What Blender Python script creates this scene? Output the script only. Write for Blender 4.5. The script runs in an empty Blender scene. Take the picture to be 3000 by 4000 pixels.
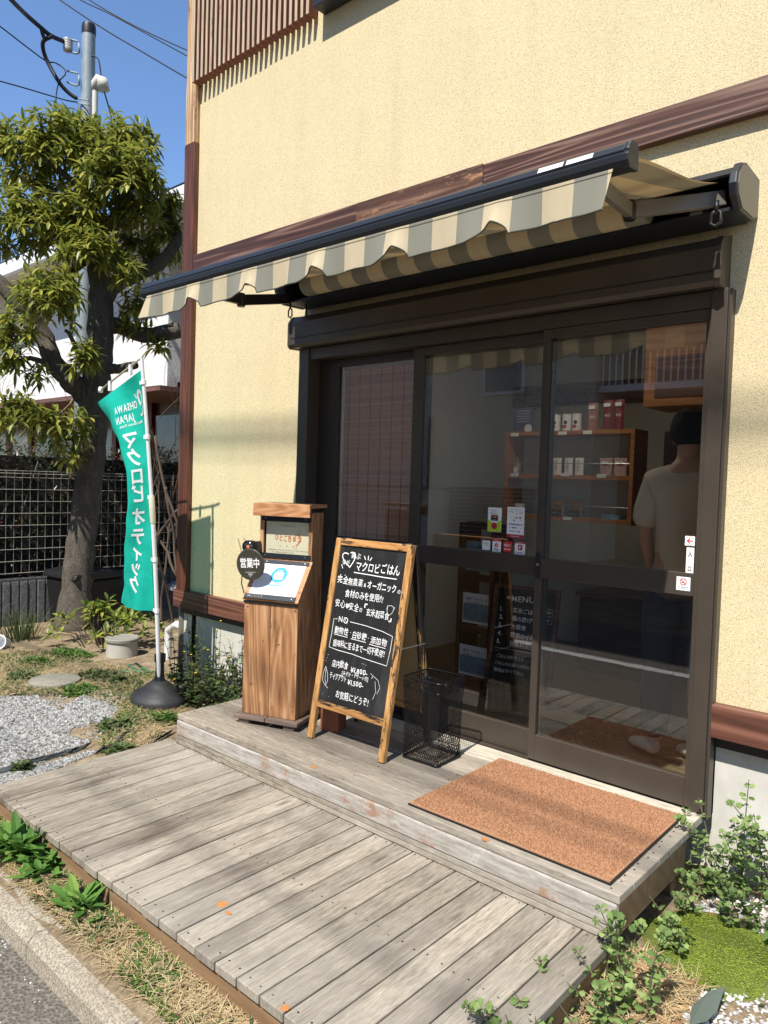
import bpy, bmesh, math, random
from mathutils import Vector, Matrix, noise as mnoise
R = math.radians
C = bpy.context.scene.collection
SC = bpy.context.scene

# ---------------------------------------------------------------- camera, sky, sun, exposure
EYE = Vector((0.0, 0.0, 1.25))
_y, _p, _r = -0.724863168, -0.0388990996, 0.0315089114
FWD = Vector((math.sin(_y)*math.cos(_p), math.cos(_y)*math.cos(_p), math.sin(_p)))
_r0 = Vector((math.cos(_y), -math.sin(_y), 0)); _u0 = _r0.cross(FWD)
RGT = math.cos(_r)*_r0 + math.sin(_r)*_u0
UPV = -math.sin(_r)*_r0 + math.cos(_r)*_u0
FPX = 2865.158
cam_d = bpy.data.cameras.new('camera'); cam = bpy.data.objects.new('camera', cam_d); C.objects.link(cam)
cam_d.sensor_fit = 'VERTICAL'; cam_d.sensor_height = 36.0; cam_d.sensor_width = 27.0
cam_d.lens = FPX*36/4000; cam_d.clip_start = 0.05; cam_d.clip_end = 2000
M = Matrix.Identity(4)
for i in range(3):
    M[i][0] = RGT[i]; M[i][1] = UPV[i]; M[i][2] = -FWD[i]; M[i][3] = EYE[i]
cam.matrix_world = M
SC.camera = cam

SUN = Vector((0.20, -1.0, 1.45)).normalized()
sl = bpy.data.lights.new('sun', 'SUN'); sun = bpy.data.objects.new('sun', sl); C.objects.link(sun)
sl.energy = 4.3; sl.angle = R(0.53); sl.color = (1.0, 0.95, 0.87)
sun.rotation_euler = SUN.to_track_quat('Z', 'Y').to_euler(); sun.location = (0, -5, 12)
w = bpy.data.worlds.new('World'); SC.world = w; w.use_nodes = True
nt = w.node_tree; sky = nt.nodes.new('ShaderNodeTexSky'); sky.sky_type = 'NISHITA'; sky.sun_disc = False
sky.sun_elevation = math.asin(SUN.z); sky.sun_rotation = math.atan2(SUN.x, SUN.y)
sky.air_density = 1.0; sky.dust_density = 0.0; sky.ozone_density = 6.0; sky.altitude = 600
nt.links.new(sky.outputs[0], nt.nodes['Background'].inputs[0]); nt.nodes['Background'].inputs[1].default_value = 0.135
SC.view_settings.view_transform = 'Standard'; SC.view_settings.look = 'None'
SC.view_settings.exposure = 0.68; SC.view_settings.gamma = 1.0
SC.render.engine = 'CYCLES'
SC.cycles.max_bounces = 8; SC.cycles.diffuse_bounces = 4; SC.cycles.transparent_max_bounces = 16
SC.cycles.use_denoising = True

# ---------------------------------------------------------------- pixel <-> point helpers (survey of the photo, full-size pixels)
def ray(px, py): return FWD*FPX + RGT*(px-1500) - UPV*(py-2000)
def onY(px, py, y): d = ray(px, py); return EYE + d*((y-EYE.y)/d.y)
def onX(px, py, x): d = ray(px, py); return EYE + d*((x-EYE.x)/d.x)
def onZ(px, py, z): d = ray(px, py); return EYE + d*((z-EYE.z)/d.z)
def at(px, py, dep): return EYE + ray(px, py)*(dep/FPX)

# ---------------------------------------------------------------- objects
def setp(o, label=None, cat=None, group=None, kind=None):
    if label: o['label'] = label
    if cat: o['category'] = cat
    if group: o['group'] = group
    if kind: o['kind'] = kind
    return o
def thing(name, label, cat, loc=(0, 0, 0), rz=0.0, group=None, rot=None):
    o = bpy.data.objects.new(name, None); C.objects.link(o); o.empty_display_size = 0.1
    o.location = loc; o.rotation_euler = rot if rot else (0, 0, rz)
    return setp(o, label, cat, group)
class MB:
    def __init__(s): s.v = []; s.f = []; s.m = []; s.cm = 0
    def add(s, vs, fs):
        b = len(s.v); s.v += [tuple(v) for v in vs]; s.f += [tuple(i+b for i in f) for f in fs]; s.m += [s.cm]*len(fs); return s
    def box(s, x0, x1, y0, y1, z0, z1, T=None):
        vs = [(x0,y0,z0),(x1,y0,z0),(x1,y1,z0),(x0,y1,z0),(x0,y0,z1),(x1,y0,z1),(x1,y1,z1),(x0,y1,z1)]
        if T is not None: vs = [T @ Vector(v) for v in vs]
        return s.add(vs, [(0,3,2,1),(4,5,6,7),(0,1,5,4),(1,2,6,5),(2,3,7,6),(3,0,4,7)])
    def prism(s, pts, axis, a, b, T=None):
        n = len(pts)
        def mk(p, t):
            return {'x': (t, p[0], p[1]), 'y': (p[0], t, p[1]), 'z': (p[0], p[1], t)}[axis]
        vs = [mk(p, a) for p in pts] + [mk(p, b) for p in pts]
        if T is not None: vs = [T @ Vector(v) for v in vs]
        return s.add(vs, [tuple(range(n))[::-1], tuple(range(n, 2*n))] + [(i, (i+1) % n, (i+1) % n+n, i+n) for i in range(n)])
    def tube(s, pts, r, n=8, caps=True, flat=1.0):
        pts = [Vector(p) for p in pts]; rs = r if isinstance(r, (list, tuple)) else [r]*len(pts)
        vs = []; prev = None
        for i, p in enumerate(pts):
            t = (pts[min(i+1, len(pts)-1)] - pts[max(i-1, 0)]).normalized()
            if prev is None:
                a = Vector((0, 0, 1)) if abs(t.z) < 0.9 else Vector((1, 0, 0))
                u = t.cross(a).normalized()
            else: u = (prev - t*prev.dot(t)).normalized()
            prev = u; v = t.cross(u)
            for k in range(n):
                an = 2*math.pi*k/n; vs.append(p + (u*math.cos(an) + v*math.sin(an)*flat)*rs[i])
        fs = []
        for i in range(len(pts)-1):
            for k in range(n):
                k2 = (k+1) % n; fs.append((i*n+k, i*n+k2, (i+1)*n+k2, (i+1)*n+k))
        if caps: fs += [tuple(range(n))[::-1], tuple(range((len(pts)-1)*n, len(pts)*n))]
        return s.add(vs, fs)
    def lathe(s, prof, n=24, c=(0, 0, 0), T=None, sy=1.0):
        vs = []; fs = []
        for (r, z) in prof:
            for k in range(n):
                a = 2*math.pi*k/n; vs.append((c[0]+r*math.cos(a), c[1]+r*math.sin(a)*sy, c[2]+z))
        if T is not None: vs = [T @ Vector(v) for v in vs]
        m = len(prof)
        for i in range(m-1):
            for k in range(n):
                k2 = (k+1) % n; fs.append((i*n+k, i*n+k2, (i+1)*n+k2, (i+1)*n+k))
        fs += [tuple(range(n))[::-1], tuple(range((m-1)*n, m*n))]
        return s.add(vs, fs)
    def grid(s, fn, nu, nv):
        vs = [fn(i/nu, j/nv) for j in range(nv+1) for i in range(nu+1)]
        fs = [(j*(nu+1)+i, j*(nu+1)+i+1, (j+1)*(nu+1)+i+1, (j+1)*(nu+1)+i) for j in range(nv) for i in range(nu)]
        return s.add(vs, fs)
    def mesh(s, T=None):
        if T is not None:
            s.v = [tuple(T @ Vector(v)) for v in s.v]
        return s
    def build(s, name, mat, parent=None, bevel=0, smooth=False, seg=2, world=False, solid=0, **kw):
        me = bpy.data.meshes.new(name)
        vs = s.v
        if world and parent is not None:
            root = parent
            while root.parent: root = root.parent
            inv = (Matrix.Translation(root.location) @ root.rotation_euler.to_matrix().to_4x4()).inverted()
            vs = [tuple(inv @ Vector(v)) for v in vs]
        me.from_pydata(vs, [], s.f); me.validate()
        mats = mat if isinstance(mat, (list, tuple)) else [mat]
        for m in mats: me.materials.append(m)
        if len(mats) > 1 and len(me.polygons) == len(s.m):
            me.polygons.foreach_set('material_index', s.m)
        if smooth: me.polygons.foreach_set('use_smooth', [True]*len(me.polygons))
        bm = bmesh.new(); bm.from_mesh(me); bmesh.ops.recalc_face_normals(bm, faces=bm.faces)
        if smooth == 'auto':
            for e in bm.edges:
                if len(e.link_faces) == 2 and e.calc_face_angle(0) > R(35): e.smooth = False
        bm.to_mesh(me); bm.free()
        o = bpy.data.objects.new(name, me); C.objects.link(o)
        if parent is not None: o.parent = parent
        if bevel:
            b = o.modifiers.new('bevel', 'BEVEL'); b.width = bevel; b.segments = seg; b.limit_method = 'ANGLE'; b.angle_limit = R(40)
        if solid:
            b = o.modifiers.new('thick', 'SOLIDIFY'); b.thickness = solid; b.offset = 0
        return setp(o, **kw)
def rep(src, parent, T=None, name=None):   # a copy of an object
    o = src.copy(); C.objects.link(o)
    if parent is not None: o.parent = parent
    if T is not None: o.matrix_local = T
    return o

# ---------------------------------------------------------------- writing
_glyph = {}
def text_data(body, bold=0.0):
    key = (body, bold)
    if key in _glyph: return _glyph[key]
    cu = bpy.data.curves.new('t', 'FONT'); cu.body = body; cu.size = 1.0; cu.align_x = 'LEFT'; cu.offset = bold; cu.resolution_u = 3
    o = bpy.data.objects.new('t', cu); C.objects.link(o)
    dg = bpy.context.evaluated_depsgraph_get()
    me = bpy.data.meshes.new_from_object(o.evaluated_get(dg))
    vs = [v.co.copy() for v in me.vertices]; fs = [tuple(p.vertices) for p in me.polygons]
    bpy.data.objects.remove(o); bpy.data.curves.remove(cu); bpy.data.meshes.remove(me)
    xs = [v.x for v in vs] or [0]; ys = [v.y for v in vs] or [0]
    _glyph[key] = (vs, fs, min(xs), max(xs), min(ys), max(ys)); return _glyph[key]
def write(mb, s, T, x, y, w=None, h=0.02, bold=0.01, jit=0.0, rnd=None, center=False, slope=0.0, vertical=False):
    """letters laid in the local xy plane of T; x,y = left/baseline; w = wanted width"""
    rnd = rnd or random.Random(len(s)*7+3)
    sc = h/0.88; pen = 0.0; put = []
    for ch in s:
        if ch == ' ': pen += 0.35*sc; continue
        vs, fs, x0, x1, y0, y1 = text_data(ch, bold)
        wide = ord(ch) > 0x2000
        adv = (1.0 if wide else (x1-x0)+0.12)*sc
        put.append((ch, pen, vs, fs, 0.0 if wide else x0-0.06)); pen += adv
    k = (w/pen) if w else 1.0
    off = -pen*k/2 if center else 0
    for n_, (ch, px, vs, fs, xo) in enumerate(put):
        a = rnd.uniform(-1, 1)*jit*2.0; dy = rnd.uniform(-1, 1)*jit*h*1.5; g = 1+rnd.uniform(-1, 1)*jit
        ca, sa = math.cos(a), math.sin(a)
        if vertical: ox, oy = x, y - n_*h*1.15
        else: ox, oy = x+off+px*k, y+dy+slope*(px*k)
        nv = []
        for v in vs:
            lx, ly = (v.x-xo)*sc*k*g, v.y*sc*g
            nv.append(T @ Vector((ox+lx*ca-ly*sa, oy+lx*sa+ly*ca, 0)))
        mb.add(nv, fs)
def stroke(mb, T, pts, wd, closed=False):
    """a drawn line of width wd in the local xy plane of T"""
    P = [Vector((p[0], p[1], 0)) for p in pts]
    if closed: P.append(P[0])
    n = len(P); vs = []
    for i, p in enumerate(P):
        t = (P[min(i+1, n-1)] - P[max(i-1, 0)]); t = t.normalized() if t.length else Vector((1, 0, 0))
        q = Vector((-t.y, t.x, 0))*wd/2
        vs += [T @ (p+q), T @ (p-q)]
    mb.add(vs, [(2*i, 2*i+1, 2*i+3, 2*i+2) for i in range(n-1)])
def arc(cx, cy, rx, ry, a0, a1, n=14): return [(cx+rx*math.cos(R(a0+(a1-a0)*i/n)), cy+ry*math.sin(R(a0+(a1-a0)*i/n))) for i in range(n+1)]
def disc(mb, T, cx, cy, rx, ry=None, n=24):
    ry = ry or rx; mb.add([T @ Vector((cx+rx*math.cos(2*math.pi*k/n), cy+ry*math.sin(2*math.pi*k/n), 0)) for k in range(n)], [tuple(range(n))])
def rect(mb, T, x0, x1, y0, y1, r=0.0):
    if r <= 0: pts = [(x0,y0),(x1,y0),(x1,y1),(x0,y1)]
    else:
        pts = arc(x1-r, y0+r, r, r, -90, 0, 4)+arc(x1-r, y1-r, r, r, 0, 90, 4)+arc(x0+r, y1-r, r, r, 90, 180, 4)+arc(x0+r, y0+r, r, r, 180, 270, 4)
    mb.add([T @ Vector((p[0], p[1], 0)) for p in pts], [tuple(range(len(pts)))])
def frame_T(o, ux, uy):
    """local xy plane from origin o, axes ux, uy (world)"""
    ux = Vector(ux).normalized(); uy = Vector(uy).normalized(); n = ux.cross(uy)
    m = Matrix.Identity(4)
    for i in range(3): m[i][0] = ux[i]; m[i][1] = uy[i]; m[i][2] = n[i]; m[i][3] = o[i]
    return m
def WALLT(x, y, z): return frame_T((x, y, z), (1, 0, 0), (0, 0, 1))      # faces -y

# ---------------------------------------------------------------- materials
class NT:
    def __init__(s, name):
        s.mat = bpy.data.materials.new(name); s.mat.use_nodes = True; s.t = s.mat.node_tree; s.n = s.t.nodes; s.b = s.n['Principled BSDF']
        s.out = s.n['Material Output']; s.co = s.n.new('ShaderNodeTexCoord').outputs['Object']
    def lk(s, a, b): s.t.links.new(a, b)
    def mapping(s, sc, src=None, rot=(0, 0, 0)):
        m = s.n.new('ShaderNodeMapping'); s.lk(src or s.co, m.inputs[0]); m.inputs['Scale'].default_value = sc; m.inputs['Rotation'].default_value = rot; return m.outputs[0]
    def noise(s, scale, detail=4, rough=0.6, src=None, dist=0):
        m = s.n.new('ShaderNodeTexNoise'); s.lk(src or s.co, m.inputs['Vector']); m.inputs['Scale'].default_value = scale; m.inputs['Detail'].default_value = detail
        m.inputs['Roughness'].default_value = rough; m.inputs['Distortion'].default_value = dist; return m.outputs['Fac']
    def voro(s, scale, src=None, out='Distance', feat='F1'):
        m = s.n.new('ShaderNodeTexVoronoi'); m.feature = feat; s.lk(src or s.co, m.inputs['Vector']); m.inputs['Scale'].default_value = scale; return m.outputs[out]
    def ramp(s, src, stops):
        m = s.n.new('ShaderNodeValToRGB'); s.lk(src, m.inputs[0]); e = m.color_ramp.elements
        while len(e) < len(stops): e.new(0.5)
        for i, (p, c) in enumerate(stops):
            e[i].position = p; e[i].color = (c[0], c[1], c[2], 1) if isinstance(c, (tuple, list)) else (c, c, c, 1)
        return m.outputs[0]
    def mix(s, f, a, b, mode='MIX'):
        m = s.n.new('ShaderNodeMix'); m.data_type = 'RGBA'; m.blend_type = mode
        for i, x in ((0, f), (6, a), (7, b)):
            if hasattr(x, 'links') or hasattr(x, 'is_output'): s.lk(x, m.inputs[i])
            elif i == 0: m.inputs[0].default_value = x
            else: m.inputs[i].default_value = (x[0], x[1], x[2], 1) if isinstance(x, (tuple, list)) else (x, x, x, 1)
        return m.outputs[2]
    def math(s, op, a, b=0.5, c=None):
        m = s.n.new('ShaderNodeMath'); m.operation = op
        for i, x in enumerate((a, b) if c is None else (a, b, c)):
            if hasattr(x, 'is_output'): s.lk(x, m.inputs[i])
            else: m.inputs[i].default_value = x
        return m.outputs[0]
    def bump(s, h, st=0.3, d=0.01):
        m = s.n.new('ShaderNodeBump'); s.lk(h, m.inputs['Height']); m.inputs['Strength'].default_value = st; m.inputs['Distance'].default_value = d
        s.lk(m.outputs[0], s.b.inputs['Normal'])
    def island(s): return s.n.new('ShaderNodeNewGeometry').outputs['Random Per Island']
    def offs(s, amt, src=None):    # object coordinates shifted per loose piece
        i = s.island(); v = s.n.new('ShaderNodeVectorMath'); v.operation = 'MULTIPLY_ADD'
        cx = s.n.new('ShaderNodeCombineXYZ')
        for k in range(3): s.lk(i, cx.inputs[k])
        s.lk(cx.outputs[0], v.inputs[0]); v.inputs[1].default_value = (amt, amt*1.7, amt*2.3); s.lk(src or s.co, v.inputs[2]); return v.outputs[0], i
    def col(s, c): s.lk(c, s.b.inputs['Base Color']) if hasattr(c, 'is_output') else s.b.inputs['Base Color'].__setattr__('default_value', (c[0], c[1], c[2], 1))
    def set(s, rough=None, metal=None, spec=None, coat=None):
        if rough is not None: s.b.inputs['Roughness'].default_value = rough
        if metal is not None: s.b.inputs['Metallic'].default_value = metal
        if spec is not None: s.b.inputs['Specular IOR Level'].default_value = spec
        if coat is not None: s.b.inputs['Coat Weight'].default_value = coat
        return s
def paint(name, c, rough=0.5, metal=0.0, var=0.12, scale=30, bump=0.05, spec=0.5):
    m = NT(name); n = m.noise(scale, 5, 0.65); n2 = m.noise(scale*0.12, 3)
    f = m.math('MULTIPLY', m.math('ADD', n, n2), 0.5)
    lo = tuple(x*(1-var) for x in c); hi = tuple(min(1, x*(1+var)) for x in c)
    m.col(m.ramp(f, [(0.3, lo), (0.7, hi)])); m.set(rough, metal, spec)
    if bump: m.bump(n, bump, 0.002)
    return m.mat
def wood(name, dark, mid, light, grain=(1, 1, 14), rings=18, rough=0.6, bump=0.25, off=3.0, worn=None, wornamt=0.5, scale=1.0, streak=False, fig=0.0, figk=30):
    """grain runs along the axis with the small scale value"""
    m = NT(name); src, isl = m.offs(off); v = m.mapping(tuple(g*scale for g in grain), src)
    warp = m.noise(0.9, 3, 0.5, v)
    sx = m.n.new('ShaderNodeSeparateXYZ'); m.lk(v, sx.inputs[0])
    w1 = m.noise(rings*0.30, 8, 0.72, v, 0.6)
    bands = m.n.new('ShaderNodeTexWave'); m.lk(v, bands.inputs['Vector']); bands.inputs['Scale'].default_value = rings*0.12
    bands.bands_direction = 'DIAGONAL'; bands.inputs['Distortion'].default_value = 5.0; bands.inputs['Detail'].default_value = 3; bands.inputs['Detail Scale'].default_value = 0.6
    f = m.math('ADD', m.math('MULTIPLY', bands.outputs['Fac'], 0.14), m.math('MULTIPLY', w1, 0.86))
    if fig:
        low = m.noise(0.55, 2, 0.5, v, 0.2); sn = m.math('MULTIPLY_ADD', m.math('SINE', m.math('MULTIPLY', low, figk*6.28)), .5, .5)
        f = m.math('ADD', m.math('MULTIPLY', f, 1-fig), m.math('MULTIPLY', m.math('POWER', sn, 1.6), fig))
    c = m.ramp(f, [(0.2, dark), (0.5, mid), (0.78, light)])
    c = m.mix(m.math('MULTIPLY', m.math('SUBTRACT', isl, 0.5), 0.5), c, mid)
    if worn and streak: c = m.mix(m.ramp(m.math('ADD', m.math('MULTIPLY', m.noise(8, 8, 0.8, v), 0.6), m.math('MULTIPLY', m.noise(2.2, 4, 0.6, v), 0.4)), [(wornamt, 0.0), (wornamt+0.03, 1.0)]), c, worn)
    elif worn: c = m.mix(m.ramp(m.noise(7, 6, 0.75, m.mapping(tuple(max(0.35, g*0.18) for g in grain), src)), [(wornamt, 0.0), (wornamt+0.08, 1.0)]), c, worn)
    m.col(c); m.set(rough); m.bump(f, bump, 0.003)
    return m.mat
MAT = {}
# cream stucco: sprayed coat with small dark pits
def stucco(name, base, pit, cell=300.0):
    m = NT(name); v = m.mapping((1, 1, 1)); n = m.noise(cell*0.42, 3, 0.6); n2 = m.noise(2.2, 4); vv = m.voro(cell*0.6)
    pits = m.ramp(n, [(0.39, 1.0), (0.47, 0.0)])
    c = m.mix(m.ramp(n2, [(0.3, 0.0), (0.75, 1.0)]), base, tuple(x*0.93 for x in base))
    st = m.noise(3.0, 5, 0.65, m.mapping((2.2, 2.2, 0.25))); c = m.mix(m.math('MULTIPLY', m.ramp(st, [(0.5, 0.0), (0.75, 1.0)]), 0.24), c, (0.50, 0.41, 0.26))
    c = m.mix(m.math('MULTIPLY', pits, 0.75), c, pit)
    m.col(c); m.set(0.9, spec=0.2); m.bump(m.math('ADD', n, m.math('MULTIPLY', vv, 0.4)), 0.55, 0.004); return m.mat
MAT['stucco'] = stucco('cream_stucco', (0.80, 0.68, 0.42), (0.30, 0.23, 0.13), 720)
MAT['white_stucco'] = stucco('white_render', (0.80, 0.80, 0.79), (0.60, 0.60, 0.60), 60)
MAT['post'] = wood('stained_brown_wood', (0.045, 0.016, 0.009), (0.115, 0.036, 0.018), (0.17, 0.058, 0.03), grain=(9, 9, 0.8), rings=20, rough=0.55, worn=(0.55, 0.33, 0.15), wornamt=0.66, fig=.3, figk=9)
MAT['post_bare'] = wood('bare_weathered_wood', (0.26, 0.13, 0.06), (0.56, 0.37, 0.20), (0.74, 0.55, 0.34), grain=(9, 9, 0.6), rings=30, rough=0.7, worn=(0.13, 0.045, 0.025), wornamt=0.56, fig=.4, figk=10)
MAT['band'] = wood('stained_brown_band', (0.035, 0.014, 0.009), (0.095, 0.038, 0.024), (0.27, 0.165, 0.12), grain=(0.33, 8, 8), rings=22, rough=0.5, bump=0.6, worn=(0.42, 0.22, 0.11), wornamt=0.66, fig=.35, figk=18)
MAT['band_bare'] = wood('worn_bare_band', (0.035, 0.014, 0.009), (0.11, 0.046, 0.026), (0.28, 0.165, 0.11), grain=(0.4, 8, 8), rings=22, rough=0.6, bump=0.6, worn=(0.38, 0.20, 0.09), wornamt=0.545, fig=.3, figk=16)
MAT['band_low'] = wood('stained_brown_skirting', (0.07, 0.026, 0.017), (0.145, 0.056, 0.036), (0.23, 0.10, 0.068), grain=(0.4, 9, 9), rings=16, rough=0.5, fig=.35, figk=10)
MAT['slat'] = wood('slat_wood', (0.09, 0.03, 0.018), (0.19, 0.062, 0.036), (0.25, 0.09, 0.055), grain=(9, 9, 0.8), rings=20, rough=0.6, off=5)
MAT['slat_front'] = wood('slat_front_sunlit', (0.2, 0.12, 0.075), (0.52, 0.39, 0.26), (0.66, 0.52, 0.37), grain=(9, 9, 0.8), rings=20, rough=0.7, off=5, worn=(0.17, 0.07, 0.045), wornamt=0.6)  # slat fronts painted paler than the sides, as sunlight falls on them
# weathered deck boards
def deckmat(name, grain, tint=(1, 1, 1), smudge=0.5):
    m = NT(name); src, isl = m.offs(9.0); v = m.mapping(grain, src)
    g1 = m.noise(9, 8, 0.75, v, 0.3); g2 = m.noise(30, 3, 0.6, v)
    f = m.math('ADD', m.math('MULTIPLY', g1, 0.65), m.math('MULTIPLY', g2, 0.35))
    T = lambda c: tuple(a*b for a, b in zip(c, tint))
    c = m.ramp(f, [(0.33, T((0.075, 0.060, 0.046))), (0.43, T((0.225, 0.196, 0.158))), (0.55, T((0.345, 0.31, 0.26))), (0.70, T((0.52, 0.48, 0.415)))])
    c = m.mix(1.0, c, m.ramp(isl, [(0.0, 0.70), (0.3, 0.92), (0.7, 1.0), (1.0, 1.18)]), 'MULTIPLY')
    sm = m.noise(1.6, 5, 0.7, m.mapping(tuple(max(g*0.22, 0.5) for g in grain), src))
    c = m.mix(m.math('MULTIPLY', m.ramp(sm, [(0.50, 0.0), (0.66, 1.0)]), smudge), c, T((0.10, 0.08, 0.065)))
    kn = m.voro(1.0, m.mapping((7, 1.6, 7) if grain[0] > 5 else (1.6, 7, 7), src)); c = m.mix(m.math('MULTIPLY', m.ramp(kn, [(0.045, 1.0), (0.10, 0.0)]), 0.65), c, T((0.075, 0.055, 0.04)))
    dk = m.noise(2.6, 7, 0.8); c = m.mix(m.math('MULTIPLY', m.ramp(dk, [(0.54, 0.0), (0.66, 1.0)]), 0.40), c, T((0.12, 0.105, 0.085)))
    bl = m.noise(1.1, 3, 0.5)
    c = m.mix(m.math('MULTIPLY', m.ramp(bl, [(0.45, 0.0), (0.7, 1.0)]), 0.35), c, T((0.40, 0.385, 0.36)))
    m.col(c); m.set(0.75, spec=0.25); m.bump(f, 0.6, 0.003); return m.mat
MAT['deck_y'] = deckmat('weathered_deck_lengthwise', (13, 0.8, 4), (1.10, 1.075, 1.02), smudge=0.85)
MAT['deck_x'] = deckmat('weathered_step_boards', (0.9, 13, 4), (1.16, 1.13, 1.08), smudge=0.35)
def fasciamat():
    m = NT('worn_step_fascia'); v = m.mapping((1.0, 8, 8)); g1 = m.noise(9, 8, 0.75, v)
    c = m.ramp(g1, [(0.3, (0.20, 0.17, 0.14)), (0.5, (0.38, 0.35, 0.31)), (0.7, (0.54, 0.51, 0.47))])
    ws = m.noise(3.2, 9, 0.8); c = m.mix(m.ramp(ws, [(0.555, 0.0), (0.61, 0.9)]), c, (0.34, 0.19, 0.12))
    wh = m.noise(5, 9, 0.85, m.mapping((2, 2, 3))); c = m.mix(m.ramp(wh, [(0.55, 0.0), (0.68, 0.7)]), c, (0.62, 0.60, 0.57))
    m.col(c); m.set(0.75, spec=0.25); m.bump(g1, 0.5, 0.003); return m.mat
MAT['fascia'] = fasciamat()
MAT['beam'] = wood('brown_deck_beam', (0.13, 0.07, 0.03), (0.24, 0.145, 0.075), (0.33, 0.22, 0.125), grain=(0.6, 6, 6), rings=10, rough=0.8)
MAT['bronze'] = paint('bronze_aluminium', (0.078, 0.062, 0.048), 0.42, 0.3, 0.22, 5, 0.02)
MAT['bronze_shaded'] = paint('shaded_bronze_aluminium', (0.045, 0.036, 0.030), 0.4, 0.3, 0.05, 8, 0.02)  # darker copy of the bronze: shadow on the left leaf put into the colour
MAT['charcoal'] = paint('charcoal_metal', (0.022, 0.026, 0.034), 0.42, 0.2, 0.08, 12, 0.02)
MAT['black'] = paint('black_plastic', (0.012, 0.012, 0.013), 0.45, 0.0, 0.2, 40, 0.04)
MAT['black_gloss'] = paint('black_enamel', (0.008, 0.008, 0.009), 0.28, 0.0, 0.1, 20, 0.0)
MAT['greige'] = paint('grey_beige_plastic', (0.16, 0.145, 0.125), 0.5, 0.0, 0.05, 10, 0.02)
MAT['concrete'] = paint('pale_concrete', (0.56, 0.54, 0.485), 0.9, 0, 0.22, 9, 0.3)
MAT['white'] = paint('white_plastic', (0.80, 0.80, 0.80), 0.4, 0, 0.03, 10, 0)
MAT['paper'] = paint('white_paper', (0.86, 0.86, 0.86), 0.75, 0, 0.02, 10, 0)
MAT['cream_paper'] = paint('cream_paper', (0.80, 0.73, 0.55), 0.75, 0, 0.03, 10, 0)
MAT['ink'] = paint('dark_ink', (0.02, 0.02, 0.02), 0.6, 0, 0.0, 10, 0)
MAT['chalk'] = paint('white_chalk_marker', (0.86, 0.86, 0.84), 0.9, 0, 0.12, 260, 0)
MAT['red'] = paint('red_print', (0.60, 0.02, 0.03), 0.5, 0, 0.03, 10, 0)
MAT['crimson'] = paint('crimson_print', (0.42, 0.01, 0.05), 0.5, 0, 0.03, 10, 0)
MAT['blue'] = paint('blue_print', (0.04, 0.33, 0.78), 0.5, 0, 0.03, 10, 0)
MAT['navy'] = paint('navy_print', (0.03, 0.10, 0.28), 0.5, 0, 0.03, 10, 0)
MAT['lime'] = paint('lime_print', (0.42, 0.62, 0.03), 0.5, 0, 0.03, 10, 0)
MAT['orange'] = paint('orange_print', (0.62, 0.20, 0.06), 0.6, 0, 0.1, 30, 0)
MAT['galv'] = paint('galvanised_steel', (0.27, 0.32, 0.35), 0.55, 0.15, 0.2, 16, 0.03)
MAT['steel'] = paint('bright_steel', (0.62, 0.62, 0.62), 0.3, 0.9, 0.05, 20, 0)
MAT['cable'] = paint('black_cable', (0.012, 0.013, 0.018), 0.6, 0, 0.1, 30, 0)
def glassmat(name, tint, k=1.0, ior=1.62):
    m = NT(name); m.n.remove(m.b); tr = m.n.new('ShaderNodeBsdfTransparent'); tr.inputs[0].default_value = (*tint, 1)
    gl = m.n.new('ShaderNodeBsdfGlossy'); gl.inputs['Roughness'].default_value = 0.0; gl.inputs[0].default_value = (k, k, k, 1)
    fr = m.n.new('ShaderNodeFresnel'); gm = m.n.new('ShaderNodeNewGeometry'); ma = m.math('MULTIPLY_ADD', gm.outputs['Backfacing'], 1/ior-ior, ior); m.lk(ma, fr.inputs[0])
    mx = m.n.new('ShaderNodeMixShader'); m.lk(fr.outputs[0], mx.inputs[0]); m.lk(tr.outputs[0], mx.inputs[1]); m.lk(gl.outputs[0], mx.inputs[2]); m.lk(mx.outputs[0], m.out.inputs[0]); return m.mat
MAT['glass'] = glassmat('window_glass', (0.96, 0.97, 0.96), 1.0, 1.72)
MAT['acrylic'] = glassmat('clear_acrylic', (0.93, 0.94, 0.93), 1.0, 1.3)
# ================================================================ THE SHOP BUILDING
W = 3.0
shop = thing('shop_building', 'cream stucco shop building with brown wooden posts and bands and bronze sliding doors', 'building', (-2.0, 3.3, -0.3))
m = MB()
m.box(-4.55, -3.27, W, W+.16, .35, 8.0).box(-.93, 4.2, W, W+.16, .35, 8.0).box(-3.27, -.93, W, W+.16, 2.03, 8.0)
m.build('front_wall', MAT['stucco'], shop, world=True)
m = MB(); m.box(-4.55, -4.40, W+.16, 9.0, .35, 8.0).box(4.05, 4.2, W+.16, 9.0, .35, 8.0).box(-4.55, 4.2, 9.0, 9.15, .35, 8.0)
m.build('side_wall', MAT['stucco'], shop, world=True)
MB().box(-5.0, 4.7, 2.5, 9.6, 8.0, 8.2).build('roof', MAT['charcoal'], shop, world=True)
# corner post: dark stained below, bare patch above
MB().box(-4.605, -4.485, 2.958, W+.05, .44, 3.58).build('corner_post', MAT['post'], shop, world=True, bevel=.004)
MB().box(-4.603, -4.487, 2.960, W+.05, 3.582, 5.2).build('corner_post', MAT['post_bare'], shop, world=True, bevel=.004, label='bare weathered upper post')
MB().box(-4.60, -4.55, W+.05, 9.0, .44, 5.0).build('corner_board', MAT['post'], shop, world=True)
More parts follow.
